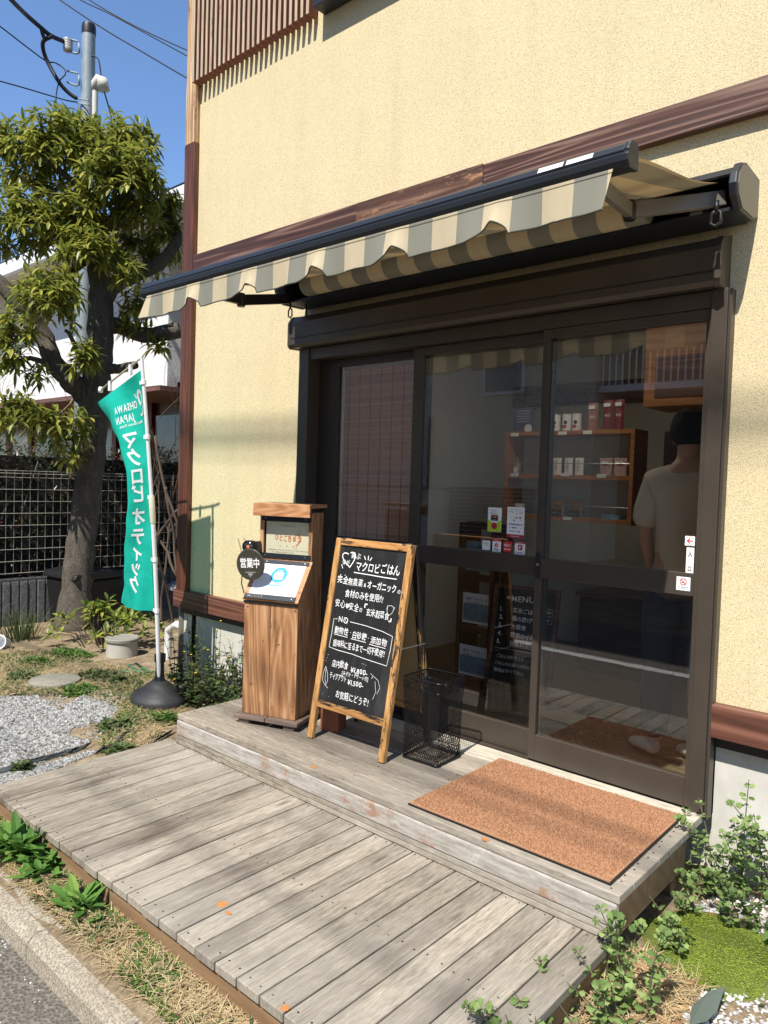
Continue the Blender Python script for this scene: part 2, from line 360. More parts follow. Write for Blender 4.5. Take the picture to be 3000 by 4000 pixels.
# horizontal bands
MB().box(-2.90, -2.06, 2.962, W+.02, 2.665, 2.80).build('wall_band', MAT['band_bare'], shop, world=True, bevel=.002, label='weathered bare middle stretch of the band')
m = MB(); m.box(-4.483, -2.9005, 2.962, W+.02, 2.665, 2.80); m.box(-2.057, 4.2, 2.962, W+.02, 2.665, 2.795)
m.build('wall_band', MAT['band'], shop, world=True, bevel=.003)
MB().box(-4.63, -3.312, 2.952, W+.03, .318, .442).build('skirting_board', MAT['band_low'], shop, world=True, bevel=.004)
MB().box(-.898, 4.2, 2.955, W+.03, .308, .437).build('skirting_board', MAT['band_low'], shop, world=True, bevel=.004)
m = MB(); m.box(-4.60, -3.32, W+.002, W+.03, .27, .318).box(-.89, 4.2, W+.002, W+.03, .262, .308)
m.build('drip_flashing', MAT['black'], shop, world=True)
m = MB(); m.box(-4.50, -3.33, W+.03, W+.2, -.6, .30).box(-.895, 4.2, W+.035, W+.2, -.6, .30).box(-3.33, -.895, W+.05, W+.2, -.6, -.03)
m.box(-4.60, -4.45, W+.03, 9, -.6, .35)
m.build('foundation', MAT['concrete'], shop, world=True)
# slatted screen
m = MB(); mf = MB(); rr = random.Random(4)
for i in range(24):
    x = -4.465 + i*0.0504; zb = 3.965 + rr.uniform(-.004, .004)
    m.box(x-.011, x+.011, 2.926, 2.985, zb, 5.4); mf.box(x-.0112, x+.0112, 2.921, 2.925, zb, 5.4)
m.box(-4.47, -3.27, 2.985, 2.998, 4.25, 4.32)
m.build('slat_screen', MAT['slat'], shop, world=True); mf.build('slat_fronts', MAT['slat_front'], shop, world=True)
# first-floor window box, its lower corner just in the picture
m = MB(); m.box(-3.235, -2.0, 2.90, 2.998, 3.965, 4.01).box(-3.235, -3.19, 2.90, 2.998, 4.01, 5.2).box(-2.045, -2.0, 2.90, 2.998, 4.01, 5.2).box(-3.235, -2.0, 2.90, 2.998, 5.2, 5.24)
uw = m.build('upper_window', MAT['charcoal'], shop, world=True, bevel=.003)
MB().box(-3.19, -2.045, 2.985, 2.995, 4.01, 5.2).build('pane', MAT['glass'], uw, world=True)
# --- door frame
m = MB()
m.box(-3.318, -3.235, 2.94, W+.12, -.02, 2.03).box(-.962, -.905, 2.94, W+.12, -.02, 2.03)
m.box(-.905, -.893, 2.955, W+.01, -.02, 2.03).box(-3.235, -.962, 2.95, W+.12, 1.965, 2.03)
m.box(-3.235, -.962, 2.965, W+.12, -.02, .006)
m.build('door_frame', MAT['bronze'], shop, world=True, bevel=.002)
# shutter box over the doors (profile in y,z)
pr = [(W, 2.236), (2.905, 2.212), (2.882, 2.175), (2.882, 2.05), (2.897, 2.032), (W, 2.036)]
sb = MB().prism(pr, 'x', -3.335, -.94).build('shutter_box', MAT['bronze'], shop, world=True)
def ins(p, k): cy, cz = 2.94, 2.13; return (cy+(p[0]-cy)*k if p[0] < W else W, cz+(p[1]-cz)*k)
for a_, b_ in ((-3.358, -3.335), (-.94, -.917)): MB().prism([ins(p, 1.05) for p in pr], 'x', a_, b_).build('end_plate', MAT['bronze'], sb, world=True, bevel=.002)
MB().box(-3.33, -.945, 2.8795, 2.8815, 2.083, 2.088).build('seam', MAT['black'], sb, world=True)
# --- sliding doors
def sliding(x0, x1, y, sl, sr, mid0=.845, mid1=.935, low=.125, top=1.92, mat='bronze'):
    d = .032
    m = MB().box(x0, x0+sl, y, y+d, .008, 1.963).box(x1-sr, x1, y, y+d, .008, 1.963)
    m.box(x0+sl, x1-sr, y, y+d, .008, low).box(x0+sl, x1-sr, y, y+d, mid0, mid1).box(x0+sl, x1-sr, y, y+d, top, 1.963)
    dr = m.build('sliding_door', MAT[mat], shop, world=True, bevel=.0025)
    MB().box(x0+sl-.004, x1-sr+.004, y+.014, y+.0155, low-.004, mid0+.004).build('glass_pane', MAT['glass'], dr, world=True)
    MB().box(x0+sl-.004, x1-sr+.004, y+.014, y+.0155, mid1-.004, top+.004).build('glass_pane', MAT['glass'], dr, world=True)
    return dr
dC = sliding(-1.690, -.964, 2.955, .034, .020)
dB = sliding(-2.475, -1.655, 2.993, .062, .055)
dA = sliding(-3.235, -2.400, 3.031, .165, .05, mat='bronze_shaded')
dC['label'] = 'right door leaf, with entrance stickers'; dB['label'] = 'middle door leaf, with payment stickers'; dA['label'] = 'left door leaf, with bamboo blind behind it'
m = MB().box(-1.686, -1.660, 2.9515, 2.9555, .84, .96)
m.build('door_pull', MAT['black'], dC, world=True, bevel=.002)
mm = MB().lathe([(.0, 0), (.0065, 0), (.0065, .003), (0, .003)], 14, T=Matrix.Translation((-1.672, 2.9505, .905)) @ Matrix.Rotation(R(90), 4, 'X'))
mm.build('lock', MAT['steel'], dC, world=True)
MB().box(-1.674, -1.671, 2.9472, 2.9478, .903, .908).build('keyhole', MAT['ink'], dC, world=True)
# stone-like threshold between step and doors
def thr():
    m = NT('pale_threshold'); v = m.mapping((1, 9, 9)); g = m.noise(7, 8, .75, v); c = m.ramp(g, [(.3, (.26, .22, .15)), (.5, (.47, .43, .34)), (.7, (.66, .62, .52))])
    m.col(c); m.set(.8); m.bump(g, .3, .002); return m.mat
MB().box(-3.32, -.906, 2.808, 2.953, -.03, .003).build('threshold', thr(), shop, world=True, bevel=.003)
# lamp strip seen lit through the glass
lmp = thing('ceiling_lamp', 'short lit white ceiling lamp strip inside the shop', 'lamp', (-2.05, 3.75, 2.38))
MB().box(-.35, .35, -.03, .03, .02, .06).build('housing', MAT['white'], lmp)
em = NT('lit_tube'); em.b.inputs['Emission Color'].default_value = (1, .93, .8, 1); em.b.inputs['Emission Strength'].default_value = 3.0
MB().tube([(-.33, 0, .0), (.33, 0, .0)], .014, 10).build('tube', em.mat, lmp, smooth='auto')
ll = bpy.data.lights.new('ceiling_lamp_light', 'AREA'); ll.shape = 'RECTANGLE'; ll.size = .7; ll.size_y = .12; ll.energy = 2.2; ll.color = (1, .9, .75); lo = bpy.data.objects.new('ceiling_lamp_light', ll); C.objects.link(lo); lo.location = (0, 0, -.03); lo.parent = lmp
# --- interior shell
inw = paint('shop_inner_wall', (.66, .64, .57), .9, 0, .04, 12, .1); inf = wood('shop_floor', (.07, .05, .03), (.15, .11, .065), (.22, .165, .10), grain=(1, 9, 9), rings=10, rough=.5)
m = MB(); m.box(-4.40, 4.05, 5.60, 5.72, -.05, 2.6).box(-3.55, -3.45, W+.2, 5.6, -.05, 2.6).box(.6, .7, W+.2, 5.6, -.05, 2.6)
m.build('inner_wall', inw, shop, world=True)
MB().box(-3.45, .6, W+.13, 5.6, -.05, -.012).build('inner_floor', inf, shop, world=True)
MB().box(-3.45, .6, W+.16, 5.6, 2.45, 2.5).build('inner_ceiling', paint('ceiling_board', (.6, .56, .5), .9), shop, world=True)
MB().box(-3.45, .6, 5.54, 5.6, 1.95, 2.12).build('picture_rail', MAT['band_low'], shop, world=True)
# lower dark cupboard front inside (seen below the rail)
cup = wood('dark_cupboard_wood', (.03, .014, .008), (.07, .032, .018), (.11, .05, .028), grain=(.8, 8, 8), rings=12, rough=.4)

# ================================================================ AWNING
aw = thing('awning', 'retractable awning with grey and cream striped valance above the sliding doors', 'awning', (-2.1, 3.0, 2.3))
AX0, AX1 = -3.32, -.86
cp = [(W, 2.437), (2.845, 2.443), (2.79, 2.425), (2.745, 2.38), (2.735, 2.34), (2.75, 2.30), (2.80, 2.262), (2.95, 2.266), (W, 2.286)]
m = MB(); cin = lambda k: [((2.9+(y-2.9)*k if y < W else W-.002), 2.35+(z-2.35)*k) for y, z in cp]
# upper shell + back plate + underside tray
m.prism([(W-.002, 2.428), (2.845, 2.434), (2.80, 2.418), (2.765, 2.385), (2.775, 2.38), (2.81, 2.408), (2.85, 2.424), (W-.002, 2.418)], 'x', AX0+.03, AX1)
m.box(AX0+.03, AX1, 2.975, W-.002, 2.29, 2.418).box(AX0+.03, AX1, 2.80, 2.975, 2.268, 2.28)
m.build('cassette', MAT['charcoal'], aw, world=True)
MB().prism(cp, 'x', AX1, AX1+.028).build('end_cap', MAT['charcoal'], aw, world=True, bevel=.006)
MB().prism(cin(.9), 'x', AX1+.0285, AX1+.0305).build('cap_face', MAT['greige'], aw, world=True)
MB().prism(cp, 'x', AX0, AX0+.028).build('end_cap', MAT['charcoal'], aw, world=True, bevel=.006)
# striped cloth material: 0.1025 m stripes along x
def stripes(name, a, b, x0, transl=0.25, rough=.9):
    m = NT(name); sx = m.n.new('ShaderNodeSeparateXYZ'); m.lk(m.co, sx.inputs[0])
    t = m.math('FRACT', m.math('DIVIDE', m.math('SUBTRACT', sx.outputs[0], x0), .205))
    f = m.math('LESS_THAN', t, .5); n = m.noise(5, 6, .7, m.mapping((4, 1, 1))); n2 = m.noise(600, 2)
    c = m.mix(f, a, b); c = m.mix(m.math('MULTIPLY', m.ramp(n, [(.35, 0.), (.8, 1.)]), .25), c, (.33, .29, .2))
    m.col(c); m.set(rough, spec=.15); m.bump(n2, .1, .001)
    tl = m.n.new('ShaderNodeBsdfTranslucent'); m.lk(c, tl.inputs[0]); mx = m.n.new('ShaderNodeMixShader'); mx.inputs[0].default_value = transl
    m.lk(m.b.outputs[0], mx.inputs[1]); m.lk(tl.outputs[0], mx.inputs[2]); m.lk(mx.outputs[0], m.out.inputs[0]); return m.mat
sx0 = -3.286+2.1      # awning-local x of a stripe edge
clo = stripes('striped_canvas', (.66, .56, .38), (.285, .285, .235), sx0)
# canopy cloth with slight sag and folds
def canopy(u, v):
    x = -3.25 + u*(2.34); y = 1.975 + v*(2.80-1.975); z = 2.192 + v*(2.375-2.192)
    z -= .012*math.sin(v*math.pi) + .004*math.sin(x*9+v*5)*math.sin(v*math.pi)
    if u > .85: z += .010*math.sin((u-.85)/.15*7+v*4)*math.sin(v*math.pi)*(u-.85)/.15
    return (x, y, z)
clo2 = stripes('striped_canvas_shaded', (.40, .29, .15), (.20, .165, .10), sx0, .16)  # browner copy of the stripes, with the shade under the canopy painted in
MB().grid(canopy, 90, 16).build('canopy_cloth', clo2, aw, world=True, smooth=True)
# roll of cloth in the cassette
MB().tube([(-3.07, 2.765, 2.335), (-1.155, 2.765, 2.335)], .062, 24).build('cloth_roll', clo, aw, world=True, smooth='auto')
# front bar (profile y,z)
bp = [(1.945, 2.135), (1.932, 2.150), (1.930, 2.168), (1.938, 2.172), (1.935, 2.18), (1.945, 2.198), (1.962, 2.21), (1.985, 2.21), (2.0, 2.195), (2.0, 2.14)]
MB().prism(bp, 'x', -3.355, -.885).build('front_bar', MAT['charcoal'], aw, world=True, bevel=.0015)
m = MB(); bq = [(1.968+(y-1.968)*1.08, 2.172+(z-2.172)*1.08) for y, z in bp]

for a_, b_ in ((-3.37, -3.355), (-.885, -.868)): MB().prism(bq, 'x', a_, b_).build('bar_end', MAT['charcoal'], aw, world=True, bevel=.004)
for a_ in (-1.150, -1.058): MB().add([(a_, 1.9345, 2.1815), (a_+.082, 1.9345, 2.1815), (a_+.082, 1.9435, 2.1975), (a_, 1.9435, 2.1975)], [(0, 1, 2, 3)]).build('white_label', MAT['paper'], aw, world=True)
# valance: scalloped lower edge, notch every 0.405 m
notches = [-2.914, -2.5045, -2.095, -1.694, -1.293]
def vz(x):
    z = 2.026
    for q in notches:
        d = x-q
        if -.20 < d < 0.205: z = 2.022 + .006*abs(d)/.2; 
    for q in notches:
        d = x-q
        if -.13 < d <= 0: z = max(z, 2.024+.042*(1+d/.13)**1.6)
        if 0 < d < .05: z = max(z, 2.024+.042*(1-d/.05)**.45)
    return z
def valance(u, v):
    x = -3.325 + u*(3.325-.915); zb = vz(x); z = 2.137 + (zb-2.137)*v
    y = 1.940 - .006*v + .007*math.sin(x*15.3)*v + .004*math.sin(x*37)*v
    for q in notches:
        d = x-q; y -= .022*v*v*math.exp(-(d/.03)**2)
    dd = (x+3.325); y -= .03*v*math.exp(-dd/.06)*.6; x2 = x - .035*v*math.exp(-dd/.08)
    de = (-.915-x); x2 -= .02*v*math.exp(-de/.05)
    return (x2, y, z)
va = MB().grid(valance, 260, 10).build('valance', clo, aw, world=True, smooth=True)
m = MB(); m.tube([valance(i/260, 1.0) for i in range(261)], .0028, 5)
m.build('hem', paint('dark_green_hem', (.06, .065, .045), .8), va, world=True, smooth=True)
MB().tube([(valance(i/130, .09)[0], valance(i/130, .09)[1]-.0012, valance(i/130, .09)[2]) for i in range(131)], .0007, 4).build('stitch', MAT['ink'], va, world=True)
# folding arms
def arm(pts, lab=None):
    m = MB(); a, e, f = [Vector(p) for p in pts]
    def bar(p, q, wd, ht):
        d = (q-p); L = d.length; T = frame_T(p, d, Vector((0, 0, 1))-d*(d.z/L/L)) 
        m.box(0, L, -ht/2, ht/2, -wd/2, wd/2, T)
    bar(a, e, .030, .055); bar(e, f, .026, .05)
    o = m.build('folding_arm', MAT['greige'] if lab else MAT['charcoal'], aw, world=True, bevel=.004)
    MB().lathe([(0, -.035), (.02, -.035), (.024, -.02), (.024, .025), (.018, .035), (0, .035)], 14, T=Matrix.Translation(e)).build('elbow', MAT['black'], o, world=True, smooth='auto')
arm([(-.90, 2.83, 2.325), (-1.155, 2.60, 2.27), (-1.02, 2.0, 2.165)], 'x')
arm([(-3.27, 2.83, 2.30), (-3.19, 2.41, 2.195), (-3.10, 2.0, 2.165)])
m = MB(); m.tube([(-3.235, 2.79, 2.262), (-3.235, 2.79, 2.235)], .006, 8)
lp = [(-3.235+dx, 2.79, 2.235+dz) for dx, dz in [(0, 0), (.014, -.012), (.016, -.045), (0, -.055), (-.016, -.045), (-.014, -.012), (0, 0)]]
m.tube(lp, .0045, 6); MB().tube([(-3.18, 2.86, 2.265), (-3.175, 2.862, 2.19)], .0055, 8).build('hook_rod', MAT['black'], aw, world=True, smooth=True)
m.build('crank_eye', MAT['black'], aw, world=True, smooth=True)
m = MB(); m.tube([(-.905, 2.77, 2.30), (-.905, 2.765, 2.262)], .008, 8)
lp = [(-.905+dx, 2.765, 2.265+dz) for dx, dz in [(0, 0), (.016, -.010), (.018, -.045), (0, -.056), (-.018, -.045), (-.016, -.010), (0, 0)]]
m.tube(lp, .006, 6); m.build('crank_eye', MAT['black'], aw, world=True, smooth=True)
m = MB(); m.box(-1.10, -1.055, 2.8, 2.803, 2.272, 2.285, Matrix.Translation((.09, -.001, .004)))
m.build('rating_plate', MAT['greige'], aw, world=True)
MB().box(-.952, -.932, 2.800, 2.803, 2.325, 2.35).build('blue_tag', MAT['blue'], aw, world=True)

# ================================================================ DECK
deck = thing('wooden_deck', 'weathered grey wooden deck of lengthwise boards below the step', 'deck', (-2.2, 1.7, -.34))
m = MB(); scr = MB(); rr = random.Random(11)
xs = [-3.425, -3.327] + [-3.229+.1004*i for i in range(1, 23)]
xs = [-3.43+.1005*i for i in range(26)]
for i in range(25):
    x0, x1 = xs[i]+.0026, xs[i+1]-.0026+rr.uniform(-.0006, .0006)
    m.box(x0, x1, 1.262+rr.uniform(-.003, .003), 2.188, -.188+rr.uniform(-.0015, 0), -.160+rr.uniform(-.001, .001))
    for yy in (1.292, 1.72, 2.16):
        for xx in (x0+.022, x1-.022): scr.lathe([(0, 0), (.0032, 0), (.0032, .0008), (.0015, .0008), (.0008, .0003), (0, .0003)], 8, (xx+rr.uniform(-.004, .004), yy+rr.uniform(-.006, .006), -.1598))
m.build('deck_boards', MAT['deck_y'], deck, world=True, bevel=.003)
scr.build('screws', paint('dull_screw_steel', (.05, .045, .04), .5, .6), deck, world=True, kind='stuff')
for b_ in ((-3.41, -.935, 1.277, 1.305, -.38, -.190), (-3.41, -3.38, 1.3055, 2.2, -.38, -.190), (-.96, -.935, 1.3055, 2.2, -.30, -.190)): MB().box(*b_).build('edge_beam', MAT['beam'], deck, world=True, bevel=.002)
m = MB(); stain = paint('orange_filler_patch', (.47, .20, .06), .8, 0, .2, 60)
for (px, py, rx, ry) in [(868, 3532, .017, .02), (893, 3566, .013, .008), (1112, 3938, .013, .013), (1260, 3047+90, .0, .0)]:
    if rx: 
        p = onZ(px, py, -.1588); m = MB(); disc(m, frame_T(p, (1, 0, 0), (0, 1, 0)), 0, 0, rx, ry, 9); m.build('filler_patch', stain, deck, world=True)
# the raised step
stp = thing('raised_step', 'raised weathered wooden step under the doormat, with worn front face', 'step', (-2.1, 2.5, -.34))
m = MB(); scr = MB(); n = 6; wd = (2.806-2.166)/n; cuts = [-2.35, -1.2, None, -2.72, -1.62, -2.2]
for i in range(n):
    y0, y1 = 2.166+i*wd+.0015, 2.166+(i+1)*wd-.0015
    seg = [(-3.335, cuts[i]-.001), (cuts[i]+.001, -.898)] if cuts[i] and i else [(-3.335, -.898)]
    for (a, b) in seg:
        m.box(a, b, y0, y1, -.030, rr.uniform(-.0015, .0005))
        for xx in (a+.035, b-.035, (a+b)/2):
            for yy in (y0+.022, y1-.022): scr.lathe([(0, 0), (.0032, 0), (.0032, .0008), (.0015, .0008), (.0008, .0003), (0, .0003)], 8, (xx+rr.uniform(-.006, .006), yy+rr.uniform(-.004, .004), .0006))
m.build('step_boards', MAT['deck_x'], stp, world=True, bevel=.004, seg=3)
scr.build('screws', paint('dull_screw_steel', (.05, .045, .04), .5, .6), stp, world=True, kind='stuff')
MB().box(-3.333, -.905, 2.163, 2.190, -.108, -.0315).build('front_fascia', MAT['fascia'], stp, world=True, bevel=.006)
m = MB(); m.box(-3.345, -.905, 2.166, 2.19, -.1315, -.1100).box(-3.345, -.905, 2.168, 2.19, -.1560, -.1335)
m.build('fascia_strips', MAT['deck_x'], stp, world=True, bevel=.002)
for b_ in ((-.942, -.915, 2.195, 2.80, -.155, -.0325), (-3.325, -3.30, 2.195, 2.80, -.30, -.0325)): MB().box(*b_).build('side_beam', MAT['beam'], stp, world=True, bevel=.002)
for yy in (2.22, 2.74): MB().box(-1.0, -.943, yy, yy+.05, -.36, -.0325).build('support_post', MAT['beam'], stp, world=True, bevel=.002)
for k in range(3): MB().box(-.940, -.918, 2.20, 2.222, -.19-.045*k, -.157-.045*k).build('packing_block', MAT['beam'], stp, world=True, bevel=.001)
m = MB()
for (px, py) in [(1225, 2995), (1896, 3278)]:
    p = onZ(px, py, .0012)
    T = frame_T(p, (1, -.1, 0), (.1, 1, 0)); rd = random.Random(int(px)); m = MB()
    m.add([T @ Vector((.017*math.cos(2*math.pi*k/11)*rd.uniform(.8, 1.15), .012*math.sin(2*math.pi*k/11)*rd.uniform(.8, 1.15), 0)) for k in range(11)], [tuple(range(11))]); m.build('filler_patch', stain, stp, world=True)

# ================================================================ DOORMAT
mat_root = thing('doormat', 'rust brown coir doormat with black rubber edge, before the right door leaf', 'doormat', (-1.36, 2.53, .003), R(0.6))
MB().box(-.414, .414, -.334, .334, 0, .004).build('rubber_backing', MAT['black'], mat_root, bevel=.001)
def coir():
    m = NT('coir_pile'); n = m.noise(800, 2, .5); n2 = m.noise(240, 4, .6)
    c = m.ramp(m.math('ADD', m.math('MULTIPLY', n, .6), m.math('MULTIPLY', n2, .4)), [(.38, (.25, .12, .06)), (.5, (.42, .225, .125)), (.64, (.58, .36, .225))])
    m.col(c); m.set(.95, spec=.1); return m.mat
rr = random.Random(5); m = MB()
m.box(-.408, .408, -.328, .328, .004, .009)
for i in range(42000):
    x, y = rr.uniform(-.405, .405), rr.uniform(-.325, .325); a = rr.uniform(0, 6.28); h = rr.uniform(.004, .0075); dx, dy = math.cos(a)*.0016, math.sin(a)*.0016
    lx, ly = rr.uniform(-.003, .003), rr.uniform(-.003, .003)
    m.v += [(x-dx, y-dy, .008), (x+dx, y+dy, .008), (x+lx, y+ly, .009+h)]; b = len(m.v)-3; m.f.append((b, b+1, b+2)); m.m.append(0)
m.build('coir_pile', coir(), mat_root)
# ================================================================ CHALKBOARD A-FRAME
WB = .488; LEAN = math.atan2(.17, .968)
ab = thing('chalkboard_sign', 'folding chalkboard with worn orange frame and white handwriting, left of the wire bin', 'chalkboard', (-2.357, 2.437, .001), R(1.6))
fw = wood('worn_orange_frame_wood', (.20, .075, .02), (.50, .26, .085), (.66, .40, .16), grain=(7, 7, .9), rings=18, rough=.55, worn=(.02, .017, .013), wornamt=.535, streak=True)
fwx = wood('worn_orange_rail_wood', (.20, .075, .02), (.50, .24, .075), (.64, .37, .14), grain=(.9, 7, 7), rings=18, rough=.55, worn=(.02, .017, .013), wornamt=.535, streak=True)
TF = Matrix.Rotation(-LEAN, 4, 'X')        # board-front local: x across, z up the slope, -y towards the street
SL = .984
m = MB(); m.box(-WB/2, -WB/2+.034, -.012, .012, 0, SL, TF)
m.build('leg', fw, ab, bevel=.003)
MB().box(WB/2-.034, WB/2, -.012, .012, 0, SL, TF).build('leg', fw, ab, bevel=.003)
MB().box(-WB/2+.034, WB/2-.034, -.012, .012, SL-.034, SL, TF).build('frame_rail', fwx, ab, bevel=.003)
MB().box(-WB/2+.034, WB/2-.034, -.012, .012, .155, .188, TF).build('frame_rail', fwx, ab, bevel=.003)
def slate():
    m = NT('smudged_slate'); n = m.noise(3.5, 6, .7, m.mapping((3, 1, .7))); n2 = m.noise(9, 7, .7)
    c = m.mix(m.math('MULTIPLY', m.ramp(n, [(.48, 0.), (.8, 1.)]), .5), (.018, .018, .018), (.10, .10, .10)); m.col(c); m.set(.42, spec=.35)
    m.b.inputs['Roughness'].default_value = .45; m.bump(n2, .05, .001); return m.mat
pan = MB().box(-WB/2+.034, WB/2-.034, -.003, .003, .188, SL-.034, TF).build('slate_panel', slate(), ab)
TB = TF @ frame_T((0, -.0042, 0), (1, 0, 0), (0, 0, 1))
mk = MB(); U0, U1 = -WB/2+.034, WB/2-.034; UW = U1-U0; V1 = SL-.034; VH = V1-.188
U = lambda s: U0+UW*s
V = lambda t: V1-VH*t
def wr(s, s0, s1, t, h, bold=.012, jit=.04, slope=0.0, seed=0): write(mk, s, TB, U(s0), V(t)-h*.4, w=UW*(s1-s0), h=h, bold=max(0, bold-.010)*.6, jit=jit, rnd=random.Random(seed+len(s)), slope=slope)
def st(pts, wd=.003): stroke(mk, TB, [(U(a), V(b)) for a, b in pts], wd)
# heart outline and the small words on it
hp = []
for i in range(29):
    a = math.pi*(.22+1.66*i/28); hx = .8*math.sin(a)**3; hy = (.78*math.cos(a)-.3*math.cos(2*a)-.1*math.cos(3*a)); hp.append((.155+.125*hx-.03*hy, .082-.058*hy-.01*hx))
st(hp, .0052)
wr('喜ぶ', .18, .33, .062, .03, .012); wr('体が', .06, .17, .112, .028, .012); st([(.05, .125), (.075, .15)], .004)
for a, b, c, d in [(.385, .055, .41, .078), (.445, .05, .45, .078), (.50, .058, .475, .08)]: st([(a, b), (c, d)], .0045)
wr('マクロビごはん', .27, .93, .122, .047, .022)
st([(.26, .166), (.5, .168), (.72, .172), (.90, .172)], .0042)
wr('完全', .02, .19, .225, .036, .026); wr('無農薬', .19, .42, .228, .036, .010); wr('&', .435, .475, .236, .022, .014); wr('オーガニック', .49, .92, .232, .037, .026); wr('の', .93, .98, .246, .02, .012)
for k in (.06, .13): disc(mk, TB, U(k), V(.192), .0022)
wr('食材のみを使用!!!', .17, .75, .305, .036, .014)
wr('安心', .04, .20, .378, .037, .012); wr('♥', .205, .25, .384, .020, .02); wr('安全', .26, .41, .386, .036, .012); wr('の', .42, .47, .394, .024, .01)
wr('玄米穀菜食', .53, .87, .402, .034, .010); st([(.50, .35), (.50, .375)], .006); st([(.50, .352), (.535, .352)], .006); st([(.87, .43), (.90, .43)], .006); st([(.90, .43), (.90, .41)], .006)
st(arc(.87, .355, .05, .02, 160, 380, 12), .0015); st([(.825, .335), (.83, .375), (.86, .398), (.9, .38), (.93, .34)], .0018)
wr('NO', .13, .28, .475, .036, .010); st([(.215, .455), (.27, .495)], .002)
st([(.11, .475), (.055, .478), (.055, .56), (.045, .66), (.18, .668), (.42, .672), (.6, .682), (.93, .694), (.95, .60), (.955, .515), (.80, .497), (.55, .483), (.31, .478)], .0026)
wr('動物性', .09, .31, .545, .034, .016); wr('・', .325, .355, .545, .02); wr('白砂糖', .37, .59, .553, .034, .016); wr('・', .60, .63, .556, .02); wr('添加物', .65, .89, .562, .034, .014)
for a, b, c in [(.09, .31, .573), (.36, .59, .580), (.64, .88, .590)]: st([(a, c), (b, c+.004)], .0026)
wr('調味料に至るまで一切不使用!!', .10, .88, .628, .033, .014)
wr('店内飲食', .13, .38, .752, .034, .012); wr('¥1,800-', .42, .68, .765, .030, .016)
wr('[みそ汁・デザート付]', .30, .70, .799, .021, .006, .05)
wr('テイクアウト', .12, .385, .833, .031, .012); wr('¥1,500-', .40, .645, .843, .029, .016)
wr('お気軽にどうぞ!', .25, .75, .936, .036, .012)
st([(.04, .785), (.0+.015, .83), (.02, .875), (.075, .905), (.10, .87), (.085, .83), (.04, .785)], .0017); st([(.05, .80), (.055, .86), (.085, .905), (.12, .915)], .0015)
st([(.72, .76), (.84, .79), (.88, .83), (.85, .87)], .0014); st([(.80, .80), (.83, .86), (.80, .91)], .0014); st([(.75, .79), (.755, .775)], .002)
for a, b in [(.05, .71), (.04, .73), (.03, .75), (.58, .715), (.61, .715), (.64, .718), (.05, .96), (.15, .965)]: disc(mk, TB, U(a), V(b), .0014, n=8)
mk.build('chalk_writing', MAT['chalk'], pan)
# rear frame
TR = Matrix.Translation((0, 2*.17*.5+.185-.17+.155, 0))
ra = math.atan2(.155, .968); TR = Matrix.Translation((0, .17+.02+.155, 0)) @ Matrix.Rotation(ra, 4, 'X')
fwd = wood('blackened_frame_wood', (.10, .04, .015), (.40, .22, .07), (.60, .36, .14), grain=(7, 7, .9), rings=18, rough=.55, worn=(.015, .013, .011), wornamt=.44, streak=True)
MB().box(-WB/2, -WB/2+.034, -.012, .012, 0, .978, TR).build('leg', fwd, ab, bevel=.003)
MB().box(WB/2-.034, WB/2, -.012, .012, 0, .978, TR).build('leg', fwd, ab, bevel=.003)
m = MB(); MB().box(-WB/2+.034, WB/2-.034, -.012, .012, .944, .978, TR).build('frame_rail', fwx, ab, bevel=.003)
MB().box(-WB/2+.034, WB/2-.034, -.012, .012, .155, .188, TR).build('frame_rail', fwx, ab, bevel=.003)
MB().box(-WB/2+.034, WB/2-.034, -.003, .003, .188, .944, TR).build('back_panel', paint('tan_hardboard', (.42, .27, .11), .7, 0, .08, 30), ab)
for sx in (-1, 1):
    MB().box(sx*.19-.012, sx*.19+.012, .155, .205, .966, .971).build('hinge', MAT['steel'], ab)
m = MB(); m.tube([(WB/2+.002, .095, .50), (WB/2+.002, .27, .50)], .003, 6); m.build('stay_bar', MAT['steel'], ab)

# ================================================================ MENU KIOSK
kw = wood('reddish_cedar_upright', (.12, .045, .016), (.38, .185, .078), (.60, .38, .21), grain=(8, 8, .75), rings=14, rough=.6, fig=.16, figk=24, worn=(.12, .06, .03), wornamt=.60)
kwx = wood('reddish_cedar_crosswise', (.20, .075, .03), (.48, .23, .10), (.64, .37, .19), grain=(.8, 8, 8), rings=14, rough=.6, fig=.16, figk=24, worn=(.10, .055, .03), wornamt=.70)
kd = wood('grey_base_wood', (.07, .05, .04), (.17, .12, .09), (.27, .20, .16), grain=(.8, 8, 8), rings=14, rough=.8)
ki = thing('menu_stand', 'narrow cedar menu stand with little roof and sloping sheet, left of the chalkboard', 'menu stand', (-3.009, 2.339, .001), R(20))
KW = .310
def kprism(m, pts, a, b): m.prism(pts, 'x', a, b)      # pts in (y,z)
m = MB(); m.box(0, KW/2-.0012, 0, .018, .046, .628).box(KW/2+.0012, KW, 0, .018, .046, .628)
fb = m.build('front_boards', kw, ki, bevel=.002)
side = [(.018, .046), (.26, .046), (.26, 1.085), (.15, 1.085), (.15, .822), (.018, .628)]
m = MB(); kprism(m, side, 0, .016); m.build('side_panel', kw, ki, bevel=.002)
m = MB(); kprism(m, side, KW-.016, KW); m.build('side_panel', kw, ki, bevel=.002, label='right side in shade')
MB().box(.016, KW-.016, .245, .26, .046, 1.085).build('back_panel', kd, ki)
m = MB(); m.box(-.03, KW/2-.002, -.035, .285, .024, .045).box(KW/2+.002, KW+.03, -.035, .285, .024, .045)
m.build('base_board', kd, ki, bevel=.003)
for fx in (-.005, KW-.055):
    MB().box(fx, fx+.06, -.022, .03, 0, .0235).build('foot', kd, ki, bevel=.002)
    MB().box(fx, fx+.06, .22, .27, 0, .0235).build('foot', kd, ki, bevel=.002)
